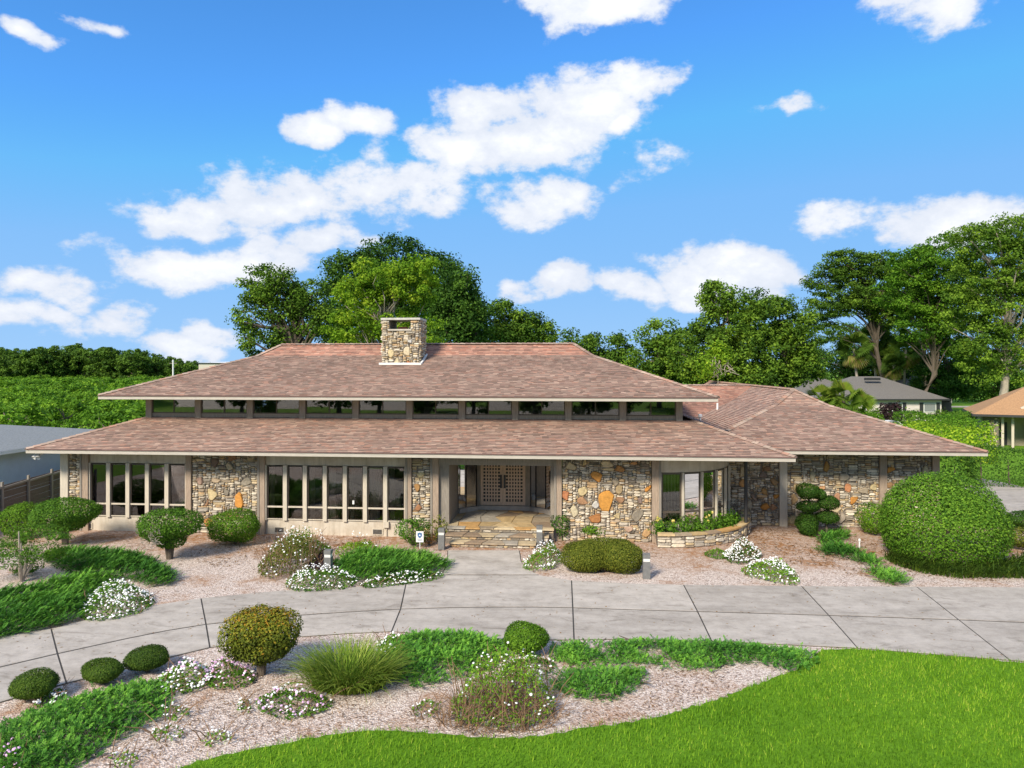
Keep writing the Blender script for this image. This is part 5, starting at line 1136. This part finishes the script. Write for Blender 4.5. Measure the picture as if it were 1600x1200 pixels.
# denser towards the camera, where blades show
P = P + rnd.normal(0, .06, P.shape); n = len(P); lv = .5 + .30 * wave(P, rnd, 6, .7) + .22 * wave(P, rnd, 6, 3.5) + rnd.normal(0, .2, n)
blades(g, np.c_[P, np.zeros(n)], rnd.uniform(.04, .11, n) * (1 + .35 * wave(P, rnd, 6, 2.5)), rnd, rnd.uniform(0, 6.28, n), rnd.uniform(.0, .9, n), .007, 1, 0, np.clip(lv, 0, 1))
g.build('lawn_grass', L_grass, None, kind='stuff'); o = bpy.data.objects['lawn_grass']; tag(o, 'bright green mown front lawn at lower right', 'grass')
# fallen needles and leaves on the gravel
rnd = rng(); g = Geo(); FB = gp([(250, 1190), (430, 1160), (560, 1138), (700, 1142), (880, 1140), (1040, 1110), (1240, 1040), (900, 1005), (560, 1000), (280, 1100), (150, 1190)])
P = sample(FB, 5200, rnd); P = P[wave(P, rnd, 6, 1.2) > -.15]; n = len(P); leaf_quads(g, np.c_[P, np.full(n, .004) + rnd.uniform(0, .02, n)], rnd.normal(0, .25, (n, 3)) + (0, 0, 1), .10, rnd, .14, rnd.uniform(0, 1, n))
FB2 = gp([(110, 862), (300, 880), (400, 905), (620, 858), (860, 868), (1060, 872), (1340, 900), (1600, 910), (1440, 850), (1200, 826), (860, 846), (600, 838), (300, 838), (130, 836)])
P = sample(FB2, 7000, rnd); P = P[wave(P, rnd, 6, 1.2) > -.1]; n = len(P); leaf_quads(g, np.c_[P, np.full(n, .004) + rnd.uniform(0, .02, n)], rnd.normal(0, .25, (n, 3)) + (0, 0, 1), .14, rnd, .18, rnd.uniform(0, 1, n))
P = np.vstack([sample(np.vstack([pf[1:18], pn[1:18][::-1]]), 420, rnd)]); n = len(P); leaf_quads(g, np.c_[P, np.full(n, .020)], rnd.normal(0, .15, (n, 3)) + (0, 0, 1), .07, rnd, .45, rnd.uniform(.4, 1, n))
g.build('fallen_needles', L_brown, None, kind='stuff'); tag(bpy.data.objects['fallen_needles'], 'brown pine needles and dry leaves scattered on gravel and driveway', 'leaf litter')

# ------------------------------------------------------------------ trees
def tree_mesh(o, base, lobes, ncl, clr, lpc, ls, leaf, bark, rnd, tr=.35, fork=.35, limbs=26, lean=(0, 0), shell=.55, flat=.7, limb_r=.09, val0=.45, twist=.25):
    """lobes: (x, y, z, rx, ry, rz) relative to base"""
    base = np.asarray(base, float); Lb = np.array(lobes, float); wgt = (Lb[:, 3] * Lb[:, 4] * Lb[:, 5]) ** (2 / 3); wgt /= wgt.sum()
    idx = rnd.choice(len(Lb), ncl, p=wgt); d = sph(rnd, ncl); rad = shell + (1 - shell) * rnd.uniform(0, 1, ncl) ** .6
    cc = base + Lb[idx, :3] + d * Lb[idx, 3:] * rad[:, None]
    rc = clr * rnd.uniform(.6, 1.35, ncl); k = rnd.integers(int(lpc * .6), int(lpc * 1.4), ncl)
    ci = np.repeat(np.arange(ncl), k); n = len(ci); q = sph(rnd, n) * (rnd.uniform(0, 1, n) ** .45)[:, None]
    P = cc[ci] + q * rc[ci][:, None] * np.array((1, 1, flat)); nn = q * .7 + rnd.normal(0, .45, (n, 3)) + (0, 0, .45)
    val = val0 + rnd.normal(0, .2, ncl)[ci] + rnd.normal(0, .13, n)
    g = Geo(); leaf_quads(g, P, nn, ls, rnd, .6, val); g.build('crown', leaf, o)
    g = Geo(); top = Lb[:, 2].max(); ctr = (Lb[:, :3] * wgt[:, None]).sum(0); fk = base + np.array((lean[0] + ctr[0] * .5, lean[1] + ctr[1] * .5, max(1.2, (ctr[2]) * fork)))
    g.tube([base - (0, 0, .3), base + (fk - base) * .5 + (rnd.normal(0, .1), 0, 0), fk], [tr * 1.25, tr, tr * .85], 9)
    ld = base + ctr * np.array((.85, .85, 1.0)); ld[2] = max(ld[2], fk[2] + .5); g.tube([fk, (fk + ld) / 2 + rnd.normal(0, twist, 3), ld], [tr * .85, tr * .6, tr * .25], 8); fk0 = fk
    for i in rnd.choice(ncl, min(limbs, ncl), replace=False):
        e = cc[i]; fr = np.clip((e[2] - fk0[2]) / (ld[2] - fk0[2] + 1e-6) - rnd.uniform(.25, .7), 0, .95); fk = fk0 + (ld - fk0) * fr
        m1 = fk + (e - fk) * .35 + np.array((0, 0, .12 * np.linalg.norm(e - fk))) + rnd.normal(0, twist, 3); m2 = fk + (e - fk) * .7 + np.array((0, 0, .08 * np.linalg.norm(e - fk))) + rnd.normal(0, twist, 3)
        r0 = limb_r * rnd.uniform(.7, 1.5); g.tube([fk, m1, m2, e], [r0 * 1.5, r0, r0 * .6, r0 * .25], 5)
    g.build('trunk', bark, o)
def tree_px(name, label, ub, t, lobes_px, leaf, group, bark=M_bark, dk=.85, **kw):
    rnd = rng(); base = W(ub, t); o = thing(name, label, 'tree', base.tolist(), group); s = t / FPX; lobes = []
    for L_ in lobes_px:
        u, v, a, b = L_[:4]; dd = L_[4] if len(L_) > 4 else 0.0; tt = t + dd; p = W(u, tt, ZT(v, tt)) - base; lobes.append((*p, a * s, max(a, b) * s * dk, b * s))
    tree_mesh(o, base, lobes, leaf=leaf, bark=bark, rnd=rnd, **kw); return o
BT = 'trees behind the house'
tree_px('oak_tree', 'open crowned dark tree with visible limbs left of the chimney', 500, 57, [(420, 445, 42, 34), (398, 490, 30, 40), (450, 470, 40, 40), (410, 535, 34, 28), (485, 475, 40, 40), (455, 530, 34, 22), (510, 505, 36, 36)], L_oak, BT, ncl=230, clr=.85, lpc=100, ls=.22, limbs=60, tr=.4, limb_r=.11, shell=.5)
tree_px('oak_tree', 'tall dark oak rising behind the bright green tree', 660, 68, [(620, 415, 60, 42), (675, 440, 58, 50), (590, 440, 45, 40), (720, 480, 30, 50), (655, 490, 70, 50), (550, 430, 40, 45), (545, 490, 50, 60)], L_dark, BT, ncl=420, clr=1.15, lpc=140, ls=.28, limbs=40, tr=.6, val0=.5)
tree_px('bright_tree', 'bright yellow green tree just behind the chimney', 600, 50, [(600, 440, 55, 38), (570, 470, 55, 45), (640, 450, 48, 36), (545, 510, 42, 36), (610, 500, 60, 42), (680, 520, 22, 26), (655, 425, 34, 24)], L_bright, BT, bark=M_bark_pale, ncl=210, clr=.62, lpc=125, ls=.2, limbs=55, tr=.3, limb_r=.06, shell=.45, val0=.5)
tree_px('oak_tree', 'dark moss hung tree right of the chimney', 715, 60, [(722, 450, 30, 30), (712, 490, 38, 40), (735, 510, 26, 40), (700, 530, 40, 30)], L_dark, BT, ncl=110, clr=1.1, lpc=170, ls=.26, tr=.4, val0=.5)
tree_px('oak_tree', 'round topped tree above the right half of the ridge', 800, 76, [(775, 500, 36, 30), (815, 515, 38, 28), (845, 520, 28, 26), (790, 540, 60, 28)], L_oak, BT, ncl=150, clr=1.0, lpc=120, ls=.3, tr=.4, val0=.5)
tree_px('oak_tree', 'low tree beyond the right end of the ridge', 925, 82, [(905, 545, 34, 28), (945, 545, 34, 26), (975, 565, 30, 30), (915, 570, 50, 26)], L_oak, BT, ncl=95, clr=1.2, lpc=150, ls=.34, tr=.35, val0=.52)
tree_px('oak_tree', 'rounded tree left of the tall oaks over the wing', 1040, 70, [(1035, 530, 40, 32), (1020, 565, 44, 36), (1065, 560, 44, 44), (1010, 590, 40, 20)], L_oak, BT, ncl=150, clr=.95, lpc=120, ls=.28, tr=.35, val0=.55)
tree_px('oak_tree', 'tall leafy oak above the main roof right end', 1130, 62, [(1120, 470, 26, 28), (1165, 480, 38, 32), (1130, 510, 48, 36), (1105, 555, 56, 42), (1160, 550, 50, 50), (1130, 590, 66, 24)], L_oak, BT, ncl=290, clr=.9, lpc=130, ls=.26, tr=.5, val0=.55)
tree_px('oak_tree', 'bright topped oak directly behind the wing ridge', 1225, 64, [(1215, 490, 36, 28), (1245, 520, 36, 38), (1220, 550, 50, 46), (1250, 575, 34, 30), (1195, 590, 40, 22)], L_oak, BT, ncl=220, clr=.9, lpc=125, ls=.26, tr=.45, val0=.6)
mv = W(1112, 54.5); mo = thing('vine_tangle', 'pale green vine tangle hanging on the oak above the roof', 'vine', W(1112, 54.5).tolist()); rnd = rng(); g = Geo()
for (u, v, a, b) in ((1120, 545, 16, 12), (1132, 558, 14, 14), (1105, 575, 22, 18)): c = W(u, 54.5, ZT(v, 54.5)); ellipsoid_foliage(g, c, np.array((a, a, b)) * 54.5 / FPX, 900, .2, rnd, .12, .5, amp=.3)
g.build('foliage', L_bright, mo); g = Geo()
for k in range(14): c = W(rnd.uniform(1108, 1140), 54, ZT(rnd.uniform(556, 572), 54)); g.tube([c, c + (rnd.normal(0, .3), 0, -.5), c + (rnd.normal(0, .5), 0, -1.0)], [.04, .03, .02], 4)
g.tube([W(1122, 54.5), W(1122, 54.5, 7.0)], [.1, .05], 5)
g.build('stem', M_bark_pale, mo, kind='stuff')
RT = 'tall trees on the right'
tree_px('canopy_tree', 'tall airy tree with fanned branches behind the palms', 1395, 112, [(1290, 440, 34, 24), (1325, 415, 46, 24), (1375, 420, 54, 28), (1300, 480, 40, 22), (1350, 465, 60, 28), (1410, 440, 40, 34), (1290, 520, 26, 18), (1390, 490, 40, 24)], L_oak, RT, ncl=520, clr=1.3, lpc=85, ls=.36, limbs=90, tr=.4, limb_r=.075, shell=.3, flat=.45, fork=.42, val0=.5)
tree_px('canopy_tree', 'spreading bright canopy tree with leaning trunk at right', 1425, 98, [(1440, 420, 60, 34), (1480, 400, 60, 34), (1420, 460, 56, 34), (1470, 470, 50, 40), (1500, 440, 40, 40), (1440, 510, 50, 40), (1490, 520, 40, 40)], L_grove, RT, ncl=430, clr=1.2, lpc=100, ls=.33, limbs=60, tr=.42, limb_r=.08, shell=.35, flat=.5, val0=.42, lean=(1.5, 0))
tree_px('canopy_tree', 'largest bright tree with pale trunk at the right edge', 1560, 88, [(1540, 380, 60, 34), (1590, 365, 60, 30), (1600, 420, 70, 50), (1530, 440, 54, 50), (1580, 480, 70, 50), (1520, 510, 44, 50), (1640, 450, 70, 80), (1600, 550, 60, 50), (1540, 560, 44, 40)], L_oak, RT, bark=M_bark_pale, ncl=620, clr=1.15, lpc=115, ls=.30, limbs=60, tr=.5, limb_r=.1, shell=.4, flat=.55, val0=.62)
tree_px('oak_tree', 'dark round oak on the far lawn left of the garage', 1478, 112, [(1480, 565, 44, 30), (1455, 590, 32, 30), (1500, 590, 34, 30), (1475, 605, 44, 20)], L_dark, RT, ncl=130, clr=1.2, lpc=170, ls=.34, tr=.9, fork=.3, val0=.5)
tree_px('oak_tree', 'dark tree filling the gap right of the far lawn', 1560, 150, [(1545, 590, 40, 30), (1590, 580, 40, 36), (1520, 600, 24, 22)], L_dark, RT, ncl=110, clr=1.8, lpc=150, ls=.5, tr=.6, val0=.45)
tree_px('oak_tree', 'dark wood behind the palms over the far house', 1310, 150, [(1300, 575, 60, 24), (1360, 570, 60, 26), (1410, 575, 40, 24), (1260, 570, 40, 30)], L_dark, RT, ncl=150, clr=1.8, lpc=150, ls=.5, tr=.6, val0=.3)
tree_px('oak_tree', 'dense dark oak filling behind the spreading canopy tree', 1450, 135, [(1440, 500, 60, 50), (1500, 490, 60, 60), (1400, 530, 50, 40), (1470, 560, 70, 40), (1330, 535, 50, 30)], L_oak, RT, ncl=230, clr=1.7, lpc=120, ls=.45, tr=.6, val0=.42)
# palms
def fan(geo, c, d, L, rnd, val, n=17, spread=2.8):
    d = unit(d); sd = unit(np.cross(d, (0, 0, 1.)) + 1e-6); up = np.cross(sd, d); ro = rnd.normal(0, .8); sd, up = sd * math.cos(ro) + up * math.sin(ro), up * math.cos(ro) - sd * math.sin(ro); pet = c + d * L * .45
    geo.tube([c, pet], [.03, .02], 3, (val * .8,) * 3)
    for k in range(n):
        a = (k / (n - 1) - .5) * spread; q = d * math.cos(a) + sd * math.sin(a) - up * .12 * abs(a); e = pet + q * L * .62 * (1 - .12 * abs(a)); w = np.cross(q, up) * .035 * L
        dr = np.array((0, 0, -.10 * L)); m = pet + q * L * .35
        geo.add([pet, m - w, e + dr, m + w], [(0, 1, 2, 3)], np.full((4, 3), np.clip(val + rnd.normal(0, .08), 0, 1)))
def palm(label, u, t, vtop, vbot, rad, lean=0.0, nf=48, name='sabal_palm', group='sabal palms by the far house', trunk=True):
    rnd = rng(); b = W(u, t); zc = ZT((vtop + vbot) / 2, t); c = b + np.array((lean, 0, zc)); o = thing(name, label, 'palm', b.tolist(), group); g = Geo()
    for k in range(nf):
        dead = k % 5 == 0; el = rnd.uniform(-1.45, -.8) if dead else rnd.uniform(-.45, 1.35); az = rnd.uniform(0, 6.283); d = np.array((math.cos(az) * math.cos(el), math.sin(az) * math.cos(el), math.sin(el))); fan(g, c, d, rad * rnd.uniform(.85, 1.1), rnd, rnd.uniform(.85, 1) if dead else .35 + .22 * el)
    g.build('fronds', L_palm, o); g = Geo(); g.tube([b - (0, 0, .2), b + np.array((lean * .3, 0, zc * .5)), c], [.24, .2, .19], 8); g.build('trunk', M_bark_pale, o)
palm('leftmost sabal palm with yellow hanging fronds over the far house', 1342, 112, 515, 575, 3.1, -.8)
palm('tallest sabal palm in the middle of the palm cluster', 1368, 117, 500, 558, 3.1)
palm('sabal palm behind the middle of the far house roof', 1385, 114, 540, 585, 2.4)
palm('short sabal palm with yellow fronds right of roof middle', 1397, 110, 550, 590, 2.2)
palm('rightmost sabal palm beside the leaning trunk', 1412, 113, 520, 575, 3.0, .3)
rnd = rng(); cpm = W(1305, 60); pm_ = thing('palmetto_clump', 'bright green fan palm clump peeking over the wing roof', 'palm', cpm.tolist()); g = Geo(); gt = Geo()
for (u, v, r) in ((1285, 626, 1.7), (1318, 622, 1.9), (1338, 634, 1.6), (1300, 640, 1.6)):
    c = W(u, 60, ZT(v, 60)); gt.tube([W(u, 60) - (0, 0, .1), c], [.16, .14], 6)
    for k in range(22):
        el = rnd.uniform(-.5, 1.4); az = rnd.uniform(0, 6.283); fan(g, c, np.array((math.cos(az) * math.cos(el), math.sin(az) * math.cos(el), math.sin(el))), r * rnd.uniform(.8, 1.1), rnd, .55 + .2 * el)
g.build('fronds', L_palm, pm_); gt.build('trunk', M_bark, pm_)

# hedges on the right
def hedge(name, label, u0, u1, t0, t1, vtop, mat, th=1.6, leaf=.14, dens=110, rough=.12, cat='hedge', val0=.45, group=None):
    rnd = rng(); a, b = W(u0, t0), W(u1, t1); zt = ZT(vtop, (t0 + t1) / 2); L_ = np.linalg.norm(b - a); d = (b - a) / L_; nrm = np.array((-d[1], d[0], 0)); o = thing(name, label, cat, ((a + b) / 2).tolist(), group); g = Geo()
    n1 = int(L_ * zt * dens); n2 = int(L_ * th * dens); n3 = int(th * zt * dens)
    for (n, kind) in ((n1, 'f'), (n2, 't'), (n3, 'l'), (n3, 'r'), (n1 // 2, 'b')):
        s = rnd.uniform(0, L_, n); w = rnd.uniform(-th / 2, th / 2, n); z = rnd.uniform(0.02, zt, n); nn = np.zeros((n, 3))
        if kind == 'f': w[:] = -th / 2; nn += -nrm
        if kind == 'b': w[:] = th / 2; nn += nrm
        if kind == 't': z[:] = zt; nn += (0, 0, 1)
        if kind == 'l': s[:] = 0; nn += -d
        if kind == 'r': s[:] = L_; nn += d
        P2 = np.c_[s, w]; bulge = wave(P2 + z[:, None] * .7, np.random.default_rng(SEED[0] * 7 + 1), 6, 1.1) * rough * 2; k = 1 - .14 * (z / zt) ** 4
        P = a + s[:, None] * d + (w * k)[:, None] * nrm; P[:, 2] = z * (1 + .06 * np.sin(s * 1.3)); P += nn * bulge[:, None] + rnd.normal(0, rough * .5, (n, 3)); P[:, 2] = np.maximum(P[:, 2], .02)
        leaf_quads(g, P, nn + rnd.normal(0, .5, (n, 3)) + (0, 0, .3), leaf, rnd, .6, val0 + rnd.normal(0, .2, n))
    g.build('foliage', mat, o); g = Geo()
    for k in range(max(3, int(L_ / 1.2))): q = a + d * (k + .5) * L_ / max(3, int(L_ / 1.2)); g.tube([q - (0, 0, .05), q + (rnd.normal(0, .1), 0, zt * .7)], [.06, .03], 5)
    g.build('stem', M_bark, o, kind='stuff'); return o
HG = 'hedges by the right neighbours'
hedge('clipped_hedge', 'dark clipped hedge along the side driveway right of wing', 1512, 1690, 43.5, 42.0, 702, L_dark, dens=150, leaf=.12, group=HG, val0=.55)
hedge('leafy_hedge', 'broad leafed dark shrubs under the right corner of the wing roof', 1462, 1522, 44.5, 44.0, 716, L_dark, dens=80, leaf=.22, rough=.3, group=HG, val0=.6)
hedge('leafy_hedge', 'glowing lime green shrub row behind the wing roof', 1400, 1552, 56, 53, 668, L_bright, dens=90, leaf=.2, rough=.3, group=HG, val0=.65)
hedge('clipped_hedge', 'flat clipped mid green hedge before the orange roofed house', 1400, 1520, 68, 66, 647, L_ball, dens=70, leaf=.17, group=HG, th=3.0)
hedge('clipped_hedge', 'second clipped hedge row behind the flat mid green hedge', 1460, 1545, 62, 60, 655, L_grove, dens=70, leaf=.17, group=HG, th=2.4, val0=.35)
hedge('leafy_hedge', 'mixed dark shrubs in front of the far house wall', 1340, 1545, 88, 84, 648, L_oak, dens=110, leaf=.25, rough=.35, group=HG, th=2.2, val0=.55)
hedge('leafy_hedge', 'green shrubs left of the parked car over the wing roof', 1290, 1372, 64, 68, 650, L_lime, dens=100, leaf=.2, rough=.3, group=HG)
hedge('red_shrub', 'dark red leafed shrub under the far house window', 1378, 1402, 86, 86, 634, L_purple, dens=60, leaf=.3, rough=.3, cat='shrub')
hedge('leafy_hedge', 'distant shrub line along the far lawn edge', 1505, 1600, 150, 150, 611, L_grove, dens=14, leaf=.5, rough=.5, group=HG)

# citrus grove and far wood on the left
rnd = rng(); GR = []
for k in range(4):
    o = thing('citrus_tree', 'rounded citrus tree in the dense grove beyond the house', 'tree', (0, 0, 0), 'citrus trees of the grove'); r2 = rng()
    tree_mesh(o, (0, 0, 0), [(0, 0, 1.9, 2.1, 2.1, 1.65), (.8 * (-1) ** k, .5, 2.3, 1.4, 1.4, 1.4)], 30, .6, 80, .27, L_grove, M_bark, r2, tr=.12, limbs=8, shell=.75, val0=.6, limb_r=.03)
    GR.append(o)
used = [False] * 4; cnt = 0
spots = [(-84 + ix * 4.0 + (iy % 2) * 1.6, 44 + iy * 4.7, 1.0) for iy in range(14) for ix in range(26)] + [(-190 + ix * 7.5 + (iy % 2) * 3, 106 + iy * 9.5, 1.55) for iy in range(13) for ix in range(26)]
for (x, y, bs_) in spots:
    x += rnd.uniform(-.5, .5) * bs_; y += rnd.uniform(-.5, .5) * bs_; t = -x * SA + y * CA; u = 800 + FPX * (x * CA + y * SA) / t
    if u < -50 or (x < -28 and y < 51.5) or x > -11.5 - .20 * (y - 44) or u > np.interp(t, [40, 80, 110, 220], [455, 430, 330, 300]): continue
    k = rnd.integers(4); sc_ = rnd.uniform(.85, 1.2) * bs_; sc_ = (sc_, sc_, sc_ / bs_ * (1 + .12 * (bs_ > 1)))
    if not used[k]: o = GR[k]; used[k] = True; o.location = (x, y, 0); o.scale = sc_; o.rotation_euler = (0, 0, rnd.uniform(0, 6))
    else: copy_tree(GR[k], (x, y, 0), rnd.uniform(0, 6), sc_)
    cnt += 1
print('citrus trees', cnt)
FT = []
for k in range(3):
    o = thing('wood_tree', 'dark broadleaf tree in the distant wood at left', 'tree', (0, 0, 0), 'trees of the far wood'); r2 = rng()
    tree_mesh(o, (0, 0, 0), [(0, 0, 6.0, 4.6, 4.6, 4.6), (1.5, 0, 8.8, 3.2, 3.2, 2.8), (-2, 0, 4.4, 3.6, 3.6, 3.4)][:3], 80, 1.2, 70, .62, L_far, M_bark, r2, tr=.3, limbs=10, shell=.6, val0=.45); FT.append(o)
used = [False] * 3
for i in range(46):
    u = -70 + i * 11.5 + rnd.uniform(-4, 4); row = i % 2; t = 232 + row * 24 + rnd.uniform(-6, 6)
    tv = np.interp(u, [0, 60, 100, 200, 260, 300, 345, 420, 470], [541, 548, 538, 547, 554, 564, 568, 570, 574]) + rnd.uniform(-3, 5); p = W(u, t); sc_ = max(.5, ZT(tv, t) / 11.6); k = i % 3
    if not used[k]: o = FT[k]; used[k] = True; o.location = p; o.scale = (sc_,) * 3
    else: copy_tree(FT[k], p.tolist(), rnd.uniform(0, 6), sc_)
for i in range(16):
    o = copy_tree(FT[i % 3], (-62 + i * 8 + rnd.uniform(-2, 2), -34 - rnd.uniform(0, 10), 0), rnd.uniform(0, 6), rnd.uniform(.8, 1.15)); tag(o, 'broadleaf tree across the street, mirrored in the windows', 'tree', 'trees across the street')
pl = W(270.5, 165); o = thing('utility_pole', 'pale utility pole standing before the distant wood', 'pole', pl.tolist()); g = Geo(); g.tube([pl, pl + (0, 0, ZT(562, 165))], [.22, .16], 8); g.build('pole', M_white, o)
g = Geo(); g.bar(pl + (-.9, 0, 8.2), pl + (.9, 0, 8.2), .12, .12); g.build('cross_arm', M_wood_grey, o)
